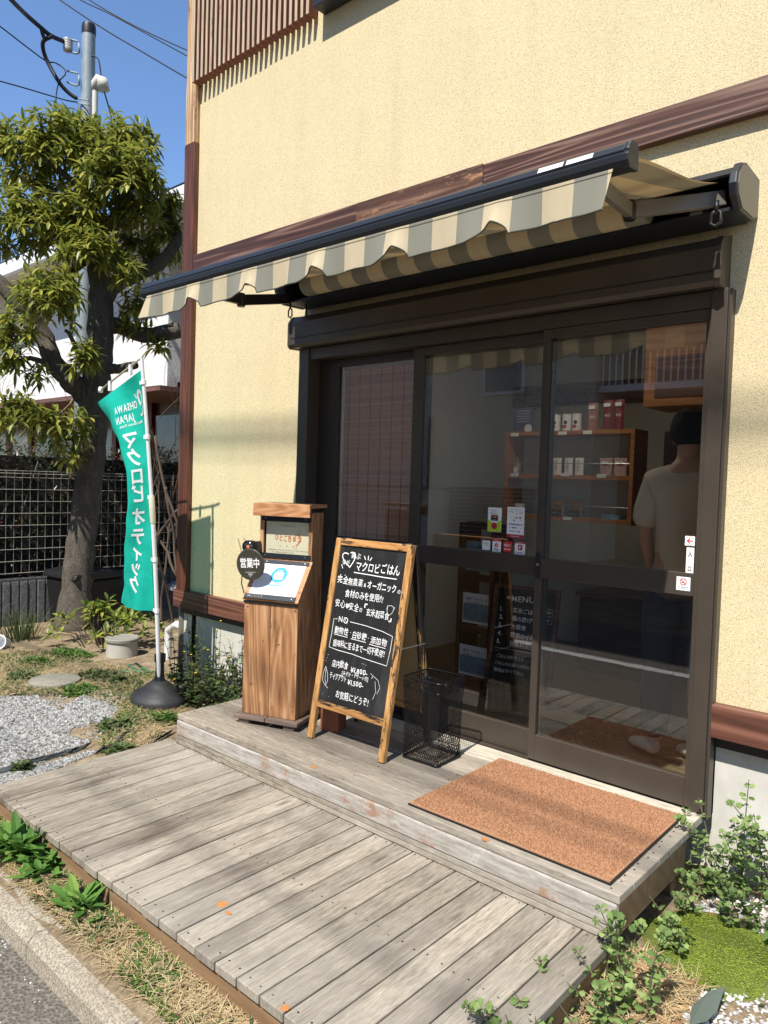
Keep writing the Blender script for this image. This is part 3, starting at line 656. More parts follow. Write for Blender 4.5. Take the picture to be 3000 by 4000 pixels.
# sloping desk
slp = math.atan2(.822-.630, .15-.0); LD = math.hypot(.822-.630, .150)
TD = Matrix.Translation((0, -.004, .632)) @ Matrix.Rotation(slp, 4, 'X')
MB().box(-.006, KW+.006, 0, LD, -.002, .014, TD).build('sloping_desk', kwx, ki, bevel=.002)
MB().box(-.002, KW+.002, -.006, -.001, .618, .630).build('seam_strip', MAT['black'], ki)
TDs = TD @ frame_T((0, 0, .0155), (1, 0, 0), (0, 1, 0))
m = MB(); rect(m, TDs, .022, KW-.020, .018, LD-.014); sh = m.build('takeaway_sheet', MAT['paper'], ki)
TD2 = TD @ frame_T((0, 0, .0163), (1, 0, 0), (0, 1, 0)); cx, cy = KW*.50, LD*.62
m = MB(); disc(m, TD2, cx, cy, .047, n=40); disc(m, TD2, cx, cy-.070-.0, .0) if 0 else None
rect(m, TD2, cx-.045, cx+.045, cy-.066, cy-.057, .004); m.build('blue_roundel', MAT['blue'], sh)
TD3 = TD @ frame_T((0, 0, .0168), (1, 0, 0), (0, 1, 0))
m = MB(); rect(m, TD3, cx-.026, cx+.026, cy-.026, cy+.014, .003); rect(m, TD3, cx-.013, cx-.010, cy+.012, cy+.026); rect(m, TD3, cx+.010, cx+.013, cy+.012, cy+.026); rect(m, TD3, cx-.013, cx+.013, cy+.0235, cy+.0265)
write(m, 'お持ち帰りできます', TD3, cx, cy-.0635, w=.072, h=.005, bold=.0, center=True)
m.build('bag_symbol', MAT['paper'], sh)
TD4 = TD @ frame_T((0, 0, .0173), (1, 0, 0), (0, 1, 0))
m = MB(); rect(m, TD4, cx-.008, cx-.0065, cy-.018, cy+.006); rect(m, TD4, cx+.0065, cx+.008, cy-.018, cy+.006); disc(m, TD4, cx+.0072, cy+.006, .003, .005, 10)
rect(m, TD4, cx-.0095, cx-.005, cy+.001, cy+.008)
m.build('cutlery_symbol', MAT['navy'], sh)
m = MB(); write(m, 'テイクアウト', TD3, cx, cy-.088, w=.115, h=.018, bold=.004, center=True); write(m, 'OK', TD3, cx, cy-.106, w=.028, h=.014, bold=.004, center=True)
m.build('lettering', paint('grey_marker', (.16, .20, .26), .7), sh)
# black clamping strips with screws
def strip(T, x0, x1, y0, y1, z0=.0158, z1=.020):
    o = MB().box(x0, x1, y0, y1, z0, z1, T).build('clamp_strip', MAT['charcoal'], ki, bevel=.001)
    for xx in (x0+.028, x1-.022):
        MB().lathe([(0, 0), (.0035, 0), (.0028, .0018), (0, .0022)], 10, T=T @ Matrix.Translation((xx, (y0+y1)/2, z1))).build('screw', MAT['steel'], o, smooth='auto')
strip(TD, .004, KW-.012, .002, .030); strip(TD, .028, KW-.008, LD-.028, LD-.006)
m = MB(); rd = random.Random(8); pk = [(.012+.10*i/14, .016+.007*math.sin(i*2.1)+.004*rd.uniform(-1, 1)) for i in range(15)]
stroke(m, TD @ frame_T((0, 0, .0204), (1, 0, 0), (0, 1, 0)), pk+[(.10, .026), (.015, .027)], .0011); m.build('peeling_edge', paint('torn_film_edge', (.5, .42, .3), .8), ki)
# upper poster box
m = MB(); m.box(.0, .022, .135, .150, .822, 1.075).box(KW-.022, KW, .135, .150, .822, 1.075).box(.022, KW-.022, .135, .150, .822, .842)
m.build('box_frame', kw, ki, bevel=.002)
MB().box(.0165, KW-.0165, .152, .158, .822, 1.075).build('backing_board', MAT['black'], ki)
TP = frame_T((0, .1505, 0), (1, 0, 0), (0, 0, 1))
m = MB(); rect(m, TP, .030, KW-.018, .848, 1.032); po = m.build('poster', MAT['cream_paper'], ki)
TP2 = frame_T((0, .1497, 0), (1, 0, 0), (0, 0, 1))
m = MB(); write(m, 'マクロビカフェ', TP2, .155, 1.006, w=.10, h=.014, bold=.0, center=True, jit=.03); m.build('title_print', paint('brown_ink', (.16, .12, .09), .7), po); m = MB()
write(m, '営業時間  平日/11:30~14:30(L.O)  17:30~19:10(L.O)', TP2, .045, .880, w=.235, h=.007, bold=-.002)
write(m, '金・土曜/11:30~14:30(L.O)  19:30', TP2, .065, .868, w=.13, h=.007, bold=-.002)
write(m, '定 休 日  日曜・月曜・祝日', TP2, .045, .856, w=.10, h=.007, bold=-.002)
m.build('hours_print', paint('brown_ink', (.16, .12, .09), .7), po)
m = MB(); write(m, 'ひとこきゅう', TP2, .158, .938, w=.155, h=.034, bold=.03, center=True, jit=.07, slope=-.06); m.build('logo_lettering', MAT['orange'], po); m = MB()
for q in (.115, .155, .195): disc(m, TP2, q, .905, .004, .003, 10)
stroke(m, TP2, arc(.225, .985, .010, .008, 60, 420, 12), .0016); stroke(m, TP2, arc(.205, .899, .010, .006, 160, 400, 12), .0014)
stroke(m, TP2, arc(.218, .945, .018, .022, 150, -60, 12)+[(.208, .908)], .006)
m.build('logo_drawings', MAT['orange'], po)
for zz in ((.842, .866), (1.036, 1.064)):
    o = MB().box(.012, KW-.006, .128, .1335, zz[0], zz[1]).build('clamp_strip', MAT['charcoal'], ki, bevel=.001)
    for xx in (.038, KW-.036):
        MB().lathe([(0, 0), (.0035, 0), (.0028, .0018), (0, .0022)], 10, T=Matrix.Translation((xx, .128, sum(zz)/2)) @ Matrix.Rotation(R(90), 4, 'X')).build('screw', MAT['steel'], o, smooth='auto')
MB().box(.024, KW-.010, .1345, .136, .85, 1.05).build('acrylic_cover', MAT['acrylic'], ki)
m = MB(); m.box(-.012, KW+.010, .080, .098, 1.062, 1.128); m.build('roof_board', kwx, ki, bevel=.002)
MB().box(-.012, KW+.010, .0985, .28, 1.110, 1.128).build('roof_board', kwx, ki, bevel=.002)
for xx in (.018, KW-.018): 
    MB().lathe([(0, 0), (.006, 0), (.006, .004), (0, .004)], 12, T=Matrix.Translation((xx, -.0, .603)) @ Matrix.Rotation(R(90), 4, 'X')).build('wood_plug', kwx, fb)
m = MB()
for (x, z, s) in [(.05, .20, 1.2), (.115, .43, .8), (.205, .42, .8), (.29, .115, .5), (.235, .26, .4)]:
    T = frame_T((x, -.0006, z), (1, 0, 0), (0, 0, 1)); disc(m, T, 0, 0, .010*s, .007*s, 12)
m.build('knots', paint('brown_knot', (.22, .10, .04), .7, 0, .3, 200), fb)
# spot lamp on bracket
lm = thing('spot_lamp', 'small round black spot lamp clamped to the menu stand poster box', 'lamp', (0, 0, 0)); 
kM = Matrix.Translation(ki.location) @ Matrix.Rotation(R(20), 4, 'Z')
lm.location = kM @ Vector((-.04, .10, .895)); lm.rotation_euler = (0, 0, R(20))
m = MB(); T = Matrix.Rotation(R(90), 4, 'X')
m.lathe([(0, -.035), (.030, -.035), (.033, -.01), (.034, .018), (.028, .018), (.028, .012), (0, .012)], 28, T=T); m.build('housing', MAT['black'], lm, smooth='auto')
MB().lathe([(0, .0125), (.027, .0125), (.022, .0165), (.010, .0135), (0, .0135)][::1], 28, T=T).build('reflector', paint('silver_reflector', (.75, .75, .78), .12, 1.0, 0, 10, 0), lm, smooth=True)
MB().lathe([(0, .0140), (.009, .0140), (.009, .0170), (0, .0172)], 16, T=T).build('amber_chip', MAT['orange'], lm)
m = MB(); m.box(.02, .052, -.012, .006, -.008, .010).box(.034, .052, -.012, .03, -.055, .03); m.build('bracket', MAT['black'], lm, bevel=.002)
for k in range(3):
    a = R(90+120*k); MB().lathe([(0, 0), (.003, 0), (.003, .0015), (0, .0015)], 8, T=Matrix.Translation((.031*math.cos(a), -.0185, .031*math.sin(a))) @ T).build('screw', MAT['steel'], lm)
# round hanging plate
hs = thing('open_plate', 'round dark wooden plate reading 営業中, hung on chains below the spot lamp', 'sign'); hs.location = kM @ Vector((.035, -.006, .815)); hs.rotation_euler = (R(4), R(-3), R(20))
MB().lathe([(0, -.007), (.078, -.007), (.0815, -.003), (.0815, .003), (.078, .007), (0, .007)], 48, T=Matrix.Rotation(R(90), 4, 'X')).build('plate', paint('dark_olive_plate', (.045, .042, .03), .45, 0, .1, 20), hs, smooth='auto')
m = MB(); TS = frame_T((0, -.0082, 0), (1, 0, 0), (0, 0, 1)); write(m, '営業中', TS, .0, -.012, w=.118, h=.048, bold=.015, center=True)
for k in (-1, 1):
    stroke(m, TS, [(k*.006, -.036), (k*.014, -.041), (k*.024, -.038), (k*.030, -.040)], .0014)
for dx, dz in [(0, -.042), (-.008, -.050), (.008, -.050), (0, -.058), (0, -.050)]:
    stroke(m, TS, [(dx-.0045, dz), (dx, dz+.0045), (dx+.0045, dz), (dx, dz-.0045), (dx-.0045, dz)], .0013)
m.build('lettering', MAT['chalk'], hs)
for k, (tx, tz) in ((-1, (-.055, .105)), (1, (-.035, .115))):
    m = MB(); p = Vector((k*.038 - (.01 if k > 0 else .01), -.004, .070)); q = Vector((k*.018-.045, -.004, .130)); n = 9
    for i in range(n):
        c = p.lerp(q, i/(n-1)); T = Matrix.Translation(c) @ Matrix.Rotation(R(90*(i % 2)), 4, 'Z') @ Matrix.Rotation(R(20), 4, 'Y')
        m.tube([T @ Vector((.0026*math.cos(2*math.pi*j/8), 0, .0048*math.sin(2*math.pi*j/8))) for j in range(9)], .0008, 4, caps=False)
    m.build('chain', MAT['cable'], hs)
lc = MB(); pts = [kM @ Vector(p) for p in [(-.05, .10, .87), (-.062, .07, .80), (-.058, .06, .70), (-.03, .05, .64), (-.012, .07, .60), (-.008, .16, .45), (-.006, .24, .2), (.0, .285, .06), (.10, .29, .012), (.33, .27, .008), (.36, .20, .008)]]
lc.tube(pts, .0032, 6).build('lamp_cord', MAT['cable'], None, smooth=True, label='black cord hanging from the spot lamp down the side of the menu stand', cat='cord')
# terracotta block behind the stand
tb = thing('terracotta_box', 'small reddish brown box on the step behind the menu stand', 'box', (-2.60, 2.60, .001), R(20))
MB().box(-.05, .05, -.05, .05, 0, .12).build('box_body', paint('terracotta', (.24, .075, .035), .6, 0, .12, 30), tb, bevel=.004); MB().box(-.054, .054, -.054, .054, .12, .135).build('lid', paint('terracotta_lid', (.20, .06, .03), .6, 0, .12, 30), tb, bevel=.003)

# ================================================================ WIRE MESH BIN
bn = thing('mesh_bin', 'square black wire mesh umbrella bin on the step, right of the chalkboard', 'bin', (-2.018, 2.662, .001), R(2.5))
h, s0, s1 = .374, .094, .102
def wall_pt(side, u, z):     # u -1..1 along the side
    s = s0+(s1-s0)*z/h; s *= 1-.04*math.sin(math.pi*z/h)
    return [(u*s, -s, z), (s, u*s, z), (-u*s, s, z), (-s, -u*s, z)][side]
strand = MAT['black_gloss']
for side in range(4):
    m = MB(); nc, nr = 15, 24; pz = lambda r: .012+(h-.024)*r/nr
    for r in range(nr):
        for c in range(nc*2):
            if (r+c) % 2: continue
            u0 = -1+2*c/(nc*2)
            if c < nc*2:
                m.tube([wall_pt(side, u0, pz(r)), wall_pt(side, u0+1/nc, pz(r+1))], .0014, 3, caps=False)
            m.tube([wall_pt(side, u0+1/nc, pz(r)) , wall_pt(side, u0, pz(r+1))], .0014, 3, caps=False)
    m.build('mesh_side', strand, bn)
m = MB()
for r in range(13):
    for c in range(13):
        x0, y0 = -s0+2*s0*r/13, -s0+2*s0*c/13
        m.tube([(x0, y0, .022), (x0+2*s0/13, y0+2*s0/13, .022)], .0011, 3, caps=False); m.tube([(x0+2*s0/13, y0, .022), (x0, y0+2*s0/13, .022)], .0011, 3, caps=False)
m.build('mesh_floor', strand, bn)
for z, s, r_, nm in ((h, s1, .0042, 'rim'), (h-.045, s1*.985, .0025, 'hoop'), (.006, s0*1.03, .0055, 'base_ring'), (.045, s0*.99, .002, 'hoop')):
    c = .012; pts = []
    for cx_, cy_, a0 in ((s-c, -s+c, -90), (s-c, s-c, 0), (-s+c, s-c, 90), (-s+c, -s+c, 180)):
        pts += [(cx_+c*math.cos(R(a0+a)), cy_+c*math.sin(R(a0+a)), z) for a in (0, 30, 60, 90)]
    MB().tube(pts+[pts[0]], r_, 6, caps=False).build(nm, strand, bn, smooth=True)

# ================================================================ STICKERS ON THE DOORS
def sticker(name, label, px, py, y, w_, h_, mat, r=.003, group=None, cat='sticker'):
    p = onY(px, py, y); o = thing(name, label, cat, tuple(p), group=group)
    m = MB()
    T = frame_T((0, 0, 0), (1, 0, 0), (0, 0, 1)); rect(m, T, -w_/2, w_/2, -h_/2, h_/2, r)
    s = m.build('sheet', MAT[mat], o); sm = s.modifiers.new('thick', 'SOLIDIFY'); sm.thickness = .0004
    return o, s
def TL(k): return frame_T((0, -.0006-k*.0004, 0), (1, 0, 0), (0, 0, 1))
def lay(o, k, mat, fn, nm='print'):
    m = MB(); fn(m, TL(k)); return m.build(nm, MAT[mat], o)
def fromx(px0, py, px1, y): return (onY(px1, py, y)-onY(px0, py, y)).length
YB, YC = 3.0066, 2.9686
# "We are listed on" card; centre (1932,2030)
o, s = sticker('listing_sticker', 'white and lime card reading We are listed on, with food photo and red disc', 1932, 2030, YB, .078, .117, 'paper', .004, 'stickers on the door glass')
lay(o, 1, 'lime', lambda m, T: m.add([T @ Vector(p) for p in [(-.038, -.002, 0), (-.012, -.014, 0), (.012, -.014, 0), (.038, -.0, 0), (.038, -.0575, 0), (-.038, -.0575, 0)]], [(0, 5, 4, 3, 2, 1)]))
lay(o, 2, 'ink', lambda m, T: (write(m, 'We are', T, -.006, .040, w=.030, h=.011, bold=.01, center=True), write(m, 'listed on', T, -.006, .028, w=.036, h=.010, bold=.01, center=True), rect(m, T, -.020, .020, -.005, .023)))
lay(o, 3, 'orange', lambda m, T: (disc(m, T, .004, .014, .008, .006, 10), disc(m, T, -.010, .015, .004, .004, 8), disc(m, T, .014, .017, .004, .003, 8)))
lay(o, 4, 'paper', lambda m, T: write(m, 'TOKYO', T, 0, -.003, w=.018, h=.005, bold=.0, center=True))
lay(o, 3, 'crimson', lambda m, T: disc(m, T, .0, -.030, .0165, n=24)); 
o, s = sticker('payment_card', 'tall white card listing payment marks with crimson foot', 2014, 2041, YB, .094, .145, 'paper', .001, 'stickers on the door glass')
lay(o, 1, 'crimson', lambda m, T: rect(m, T, -.047, .047, -.0725, -.057))
lay(o, 2, 'paper', lambda m, T: write(m, 'Rakuten Payment', T, 0, -.068, w=.046, h=.007, bold=.01, center=True))
lay(o, 1, 'ink', lambda m, T: (write(m, 'お取り扱い可能な お支払い方法', T, 0, .060, w=.066, h=.004, bold=.0, center=True), write(m, 'R Pay', T, -.036, .046, w=.026, h=.010, bold=.01), write(m, 'R', T, .0, .050, h=.008, bold=.01), write(m, 'Pay', T, -.001, .041, w=.010, h=.006, bold=.01), write(m, 'Edy', T, .020, .041, w=.014, h=.006, bold=.01), write(m, 'VISA', T, -.012, .023, w=.011, h=.005, bold=.02), rect(m, T, .020, .030, .019, .026), stroke(m, T, [(.019, .012), (.031, .012), (.031, .008)], .001), stroke(m, T, arc(-.024, .020, .003, .003, 90, 270, 6), .001)))
lay(o, 1, 'crimson', lambda m, T: (write(m, 'Rakuten', T, .018, .049, w=.024, h=.005, bold=.02), disc(m, T, .004, .0225, .0035, n=12), rect(m, T, -.008, .004, -.028, -.022, .001), rect(m, T, -.015, -.006, -.045, -.040, .001), rect(m, T, -.036, -.028, -.012, -.006)))
lay(o, 1, 'orange', lambda m, T: (disc(m, T, .009, .0225, .0035, n=12), rect(m, T, .031, .039, -.013, -.006)))
lay(o, 1, 'navy', lambda m, T: (rect(m, T, -.013, -.005, .006, .014), rect(m, T, -.011, -.002, -.013, -.006), rect(m, T, -.024, -.014, -.013, -.006, .001), rect(m, T, .003, .013, -.013, -.006, .001), stroke(m, T, [(-.034, -.025), (-.030, -.021), (-.026, -.025), (-.030, -.029), (-.034, -.025)], .0015), rect(m, T, -.020, -.010, -.028, -.022, .002), stroke(m, T, [(.010, -.023), (.014, -.027), (.018, -.023)], .0012), stroke(m, T, [(.024, -.025), (.036, -.025)], .0012), rect(m, T, .016, .028, -.013, -.008), rect(m, T, .002, .012, -.043, -.041), rect(m, T, .014, .026, -.045, -.040)))
lay(o, 1, 'blue', lambda m, T: (rect(m, T, -.030, -.020, -.045, -.039),))
for (px, py, w_, h_, mt, nm, lb) in [(1899, 2130, .046, .046, 'paper', 'pay_sticker', 'small white square sticker reading R Pay'), (1940, 2130, .050, .064, 'paper', 'pay_sticker', 'white pennant sticker with red top reading Pay'), (1982, 2136, .050, .052, 'red', 'pay_sticker', 'red square sticker reading d払い with three dots'), (2031, 2141, .056, .062, 'paper', 'pay_sticker', 'white sticker with crimson P mark reading PayPay')]:
    o, s = sticker(nm, lb, px, py, YB, w_, h_, mt, .005, 'stickers on the door glass')
    if 'R Pay' in lb: lay(o, 1, 'ink', lambda m, T: (write(m, 'R Pay', T, 0, .006, w=.030, h=.011, bold=.0, center=True), write(m, 'ご利用いただけます', T, 0, -.002, w=.026, h=.003, bold=0, center=True)))
    elif 'pennant' in lb:
        lay(o, 1, 'red', lambda m, T: (rect(m, T, -.025, .025, .019, .032), disc(m, T, 0, .000, .011, .011, 6))); lay(o, 2, 'ink', lambda m, T: write(m, 'Pay', T, 0, -.025, w=.024, h=.013, bold=.03, center=True)); lay(o, 2, 'paper', lambda m, T: (write(m, 'ご利用できます', T, 0, .0235, w=.036, h=.004, bold=.01, center=True), disc(m, T, .003, .0, .004, .004, 10)))
    elif 'd払い' in lb: lay(o, 1, 'paper', lambda m, T: (write(m, 'd払い', T, 0, .002, w=.040, h=.014, bold=.03, center=True), disc(m, T, -.012, -.012, .0038), disc(m, T, 0, -.012, .0038), disc(m, T, .012, -.012, .0038)))
    else: lay(o, 1, 'crimson', lambda m, T: (rect(m, T, -.028, .028, .021, .031), rect(m, T, -.011, .013, -.010, .015, .003))); lay(o, 2, 'paper', lambda m, T: (write(m, 'P', T, 0, -.006, h=.018, bold=.02, center=True), write(m, 'ご利用できます', T, 0, .0245, w=.036, h=.004, bold=.01, center=True))); lay(o, 1, 'ink', lambda m, T: write(m, 'PayPay', T, 0, -.025, w=.038, h=.009, bold=.01, center=True))
o, s = sticker('arrow_sticker', 'small white sticker with red arrow in a ring pointing left', 2695, 2113, YC, .038, .038, 'paper', .001)
lay(o, 1, 'red', lambda m, T: (stroke(m, T, [(-.010, 0), (.012, 0)], .0035), stroke(m, T, [(.001, .010), (-.010, 0), (.001, -.010)], .0040))); lay(o, 1, 'ink', lambda m, T: stroke(m, T, arc(0, 0, .016, .016, 20, 340, 24), .0008), 'ring')
o, s = sticker('entrance_sticker', 'tall white sticker reading 入口 at the right edge of the door glass', 2695, 2191, YC, .030, .106, 'paper', .001)
lay(o, 1, 'ink', lambda m, T: (write(m, '入', T, 0, .018, w=.019, h=.020, bold=.02, center=True), write(m, '口', T, 0, -.038, w=.017, h=.018, bold=.02, center=True)))
o, s = sticker('no_smoking_sticker', 'white square no smoking sticker on the door rail', 2669, 2280, 2.9545, .054, .054, 'paper', .001)
lay(o, 1, 'ink', lambda m, T: (write(m, 'NO SMOKING', T, 0, -.015, w=.040, h=.005, bold=.01, center=True), write(m, 'PLEASE', T, 0, -.022, w=.018, h=.005, bold=.01, center=True), stroke(m, T, [(-.010, .006), (.007, .004)], .002), stroke(m, T, [(.002, .010), (.006, .014), (.004, .016)], .0008)))
lay(o, 2, 'red', lambda m, T: (stroke(m, T, arc(0, .008, .0125, .0125, 0, 360, 28), .0024), stroke(m, T, [(-.009, .017), (.009, -.001)], .0024)), 'ring')
# ================================================================ INSIDE THE SHOP
def blindmat():
    m = NT('bamboo_blind'); i = m.island(); c = m.ramp(i, [(0, (.26, .07, .04)), (.5, (.42, .14, .085)), (1, (.52, .24, .15))]); m.col(c); m.set(.7); return m.mat
bl = thing('bamboo_blind', 'reddish brown bamboo roller blind hanging behind the left door leaf', 'blind', (-2.74, 3.085, 1.93))
m = MB(); z = 1.905; rr = random.Random(2)
while z > .03: m.box(-3.065, -2.43, 3.083+rr.uniform(-.0006, .0006), 3.086, z-.0036, z); z -= .0050
m.build('slats', blindmat(), bl, world=True)
m = MB()
for k in range(8): m.box(-3.03+k*.083, -3.0275+k*.083, 3.0815, 3.0875, .03, 1.905)
m.build('cords', paint('blind_cord', (.10, .04, .03), .8), bl, world=True)
MB().box(-3.07, -2.425, 3.078, 3.095, 1.905, 1.93).build('head_rail', paint('blind_rail', (.30, .22, .17), .7), bl, world=True)
ow = wood('orange_shelf_wood', (.22, .07, .02), (.42, .17, .055), (.52, .24, .09), grain=(.8, 8, 8), rings=12, rough=.45)
YS = 4.30
shf = thing('wall_shelf', 'orange wooden display shelf with three boards inside the shop', 'shelf', (-2.27, YS+.1, 1.05))
zt = onY(2300, 1679, YS).z; zm = onY(2300, 1857, YS).z; zb = onY(2300, 2025, YS).z; xl, xr = -2.72, -1.815
for zz in (zt, zm, zb): MB().box(xl+.026, xr-.026, YS, YS+.20, zz-.026, zz).build('shelf_board', ow, shf, world=True)
for xx in (xl, xr-.025): MB().box(xx, xx+.025, YS-.002, YS+.20, zb-.03, zt+.0 if xx == xl else zt).build('side_board', ow, shf, world=True)
MB().box(xl+.025, xr-.025, YS+.20, YS+.21, zb-.03, zt).build('back_board', paint('shelf_back', (.50, .50, .44), .8), shf, world=True)
for zz in (zm, zb): MB().tube([(xl, YS+.01, zz+.075), (xr, YS+.01, zz+.075)], .003, 6).build('guard_rail', MAT['steel'], shf, world=True)
m = MB()
for px, py in [(2011, 1698), (2197, 1692), (2295, 1689), (2010, 1855), (2208, 1854), (2349, 1859), (2216, 2025)]:
    p = onY(px, py, YS-.003); m.box(p.x-.03, p.x+.03, YS-.0045, YS-.003, p.z-.011, p.z+.011)
m.build('price_tags', MAT['paper'], shf, world=True)
canl = paint('can_label', (.42, .10, .08), .4, 0, .2, 60)
for i, px in enumerate((2168, 2211, 2250)):
    x = onY(px, 1680, YS+.05).x; t = thing('tin', 'white tin with round label, %s on the top shelf' % ('leftmost of three', 'middle one of three', 'rightmost of three')[i], 'tin', (x, YS+.06, zt), group='white tins on the shelf')
    MB().lathe([(0, 0), (.030, 0), (.030, .10), (.0, .10)], 24).build('can_body', MAT['paper'], t, smooth='auto')
    MB().lathe([(0, .1002), (.031, .1002), (.031, .109), (0, .109)], 24).build('lid', MAT['white'], t, smooth='auto')
    T = frame_T((0, -.0305, 0), (1, 0, 0), (0, 0, 1)); m = MB(); disc(m, T, .004, .055, .012); m.build('label_disc', MAT['ink'], t)
    m = MB(); disc(m, T, -.003, .028, .016, .012); m.build('label_fruit', canl, t)
def pouch(name, label, px, y, z, w_, h_, mt, group=None, cat='pouch', d=.035, lab=None):
    x = onY(px, 1700, y).x; t = thing(name, label, cat, (x, y, z), group=group)
    def f(sgn):
        return lambda u, v: ((u-.5)*w_*(1-.06*math.sin(v*math.pi)), sgn*d/2*math.sin(math.pi*min(1, u*1.0))**.6*max(.02, (1-v)**.5)+(.0), v*h_)
    m = MB().grid(f(-1), 8, 8).grid(f(1), 8, 8); m.build('packet', mt, t, smooth=True)
    if lab:
        m = MB(); T = frame_T((0, -d/2-.002, 0), (1, 0, 0), (0, 0, 1)); lab(m, T, w_, h_); m.build('print', MAT['paper'] if mt is not MAT['paper'] else MAT['ink'], t)
    return t
pk = paint('pink_foil', (.40, .17, .14), .4, 0, .1, 30); mg = paint('magenta_foil', (.22, .03, .05), .4, 0, .1, 30); og = paint('amber_foil', (.60, .26, .02), .25, 0, .15, 60); bk = paint('black_foil', (.02, .02, .025), .25, 0, .3, 60)
lb1 = lambda m, T, w_, h_: (rect(m, T, -w_*.32, w_*.32, h_*.78, h_*.9), write(m, '有機', T, -w_*.22, h_*.45, h=w_*.25, bold=.01))
pouch('rice_pouch', 'salmon pink stand-up pouch on the top shelf', 2313, YS+.08, zt, .068, .175, pk, 'pouches on the top shelf', lab=lb1)
pouch('rice_pouch', 'magenta pouch beside the salmon pink one', 2372, YS+.06, zt, .068, .185, mg, 'pouches on the top shelf', lab=lb1)
pouch('rice_pouch', 'magenta pouch at the right end of the top shelf', 2415, YS+.08, zt, .068, .19, mg, 'pouches on the top shelf', lab=lb1)
lb2 = lambda m, T, w_, h_: write(m, 'そうめん', T, -w_*.12, h_*.74, h=w_*.26, bold=.01, vertical=True)
for i, px in enumerate((2182, 2226, 2268)):
    pouch('noodle_packet', 'white noodle packet, %s on the middle shelf' % ('leftmost', 'centre one', 'rightmost')[i], px, YS+.10, zm, .062, .115, MAT['paper'], 'noodle packets', lab=lb2)
for i, px in enumerate((2372, 2428)):
    pouch('sweets_bag', 'clear bag of pink and white sweets, %s' % ('left one of two', 'right one of two')[i], px, YS+.10, zm, .085, .115, paint('pink_sweets', (.55, .36, .36), .4, 0, .5, 120), 'bags of sweets', lab=lambda m, T, w_, h_: rect(m, T, -w_*.3, w_*.3, h_*.65, h_*.8))
for i, px in enumerate((2195, 2265)):
    pouch('fruit_pouch', 'amber orange pouch on the lowest shelf, %s' % ('left one of two', 'right one of two')[i], px, YS+.12, zb, .075, .10, og, 'amber pouches')
    pouch('snack_packet', 'black snack packet lying before the amber pouch, %s' % ('left one of two', 'right one of two')[i], px-8, YS+.05, zb, .080, .045, bk, 'black packets', lab=lambda m, T, w_, h_: write(m, 'おやつ', T, -w_*.3, h_*.35, h=.014, bold=.01))
bt = thing('bottle', 'small clear bottle with paper tag on the middle shelf', 'bottle', (onY(2022, 1800, YS+.08).x, YS+.08, zm))
MB().lathe([(0, 0), (.022, 0), (.022, .07), (.009, .09), (.009, .115), (0, .115)], 18).build('bottle_body', paint('bottle_glass', (.30, .31, .27), .15), bt, smooth='auto'); MB().box(-.014, .014, -.026, -.024, .01, .05).build('tag', MAT['paper'], bt)
ca = thing('canister', 'white canister with dark writing on the lowest shelf', 'canister', (onY(2030, 1960, YS+.08).x, YS+.08, zb))
MB().lathe([(0, 0), (.034, 0), (.034, .075), (0, .075)], 20).build('canister_body', MAT['paper'], ca, smooth='auto'); m = MB(); write(m, '玄米', frame_T((0, -.035, .03), (1, 0, 0), (0, 0, 1)), 0, 0, h=.02, bold=.02, center=True); m.build('print', MAT['ink'], ca)
gb = thing('gift_box', 'flat blue and pink patterned box on the lowest shelf', 'box', (onY(2395, 2015, YS+.07).x, YS+.07, zb)); MB().box(-.06, .06, -.04, .04, 0, .028).build('box_body', paint('pattern_box', (.15, .30, .42), .5, 0, .8, 60), gb)
pp = thing('purple_notice', 'purple framed notice with white disc standing on the top shelf', 'notice', (onY(2047, 1640, YS+.12).x, YS+.12, zt)); MB().box(-.075, .075, 0, .006, 0, .175).build('board', paint('purple_card', (.085, .075, .16), .6), pp)
m = MB(); T = frame_T((0, -.0012, 0), (1, 0, 0), (0, 0, 1)); disc(m, T, .035, .03, .030); [rect(m, T, -.055, .045, .15-.018*k, .1525-.018*k) for k in range(5)]; m.build('print', MAT['paper'], pp)
# upper cupboard, dark panel, counter
hd = thing('wall_cupboard', 'orange brown wooden wall cupboard at the top right inside', 'cupboard', (-1.2, 4.6, 1.6))
a = onY(2500, 1590, 4.5); b = onY(2745, 1370, 4.5); m = MB().box(a.x+.02, 1.0-1.2, 4.5, 4.9, a.z, 2.3); m.build('cupboard_body', ow, hd, world=True)
MB().box(a.x+.09, -.3, 4.492, 4.5, a.z+.05, a.z+.30).build('cupboard_door', MAT['band_low'], hd, world=True)
dp = thing('dark_door', 'dark brown inner door behind the person', 'door', (-1.4, 5.2, 0)); m = MB().box(-1.98, -.4, 5.2, 5.26, -.01, 1.68); m.build('door_leaf', cup, dp, world=True); MB().box(-1.90, -1.885, 5.16, 5.20, .75, 1.15).build('handle', MAT['steel'], dp, world=True)
cn = thing('counter', 'low dark wooden counter front across the shop', 'counter', (-1.4, 4.9, 0))
p0 = onY(2150, 2300, 4.75); MB().box(-2.35, .3, 4.75, 5.15, -.01, p0.z-.02).build('counter_front', cup, cn, world=True); MB().box(-2.37, .3, 4.72, 5.15, p0.z-.02, p0.z+.012).build('counter_top', MAT['band_low'], cn, world=True)
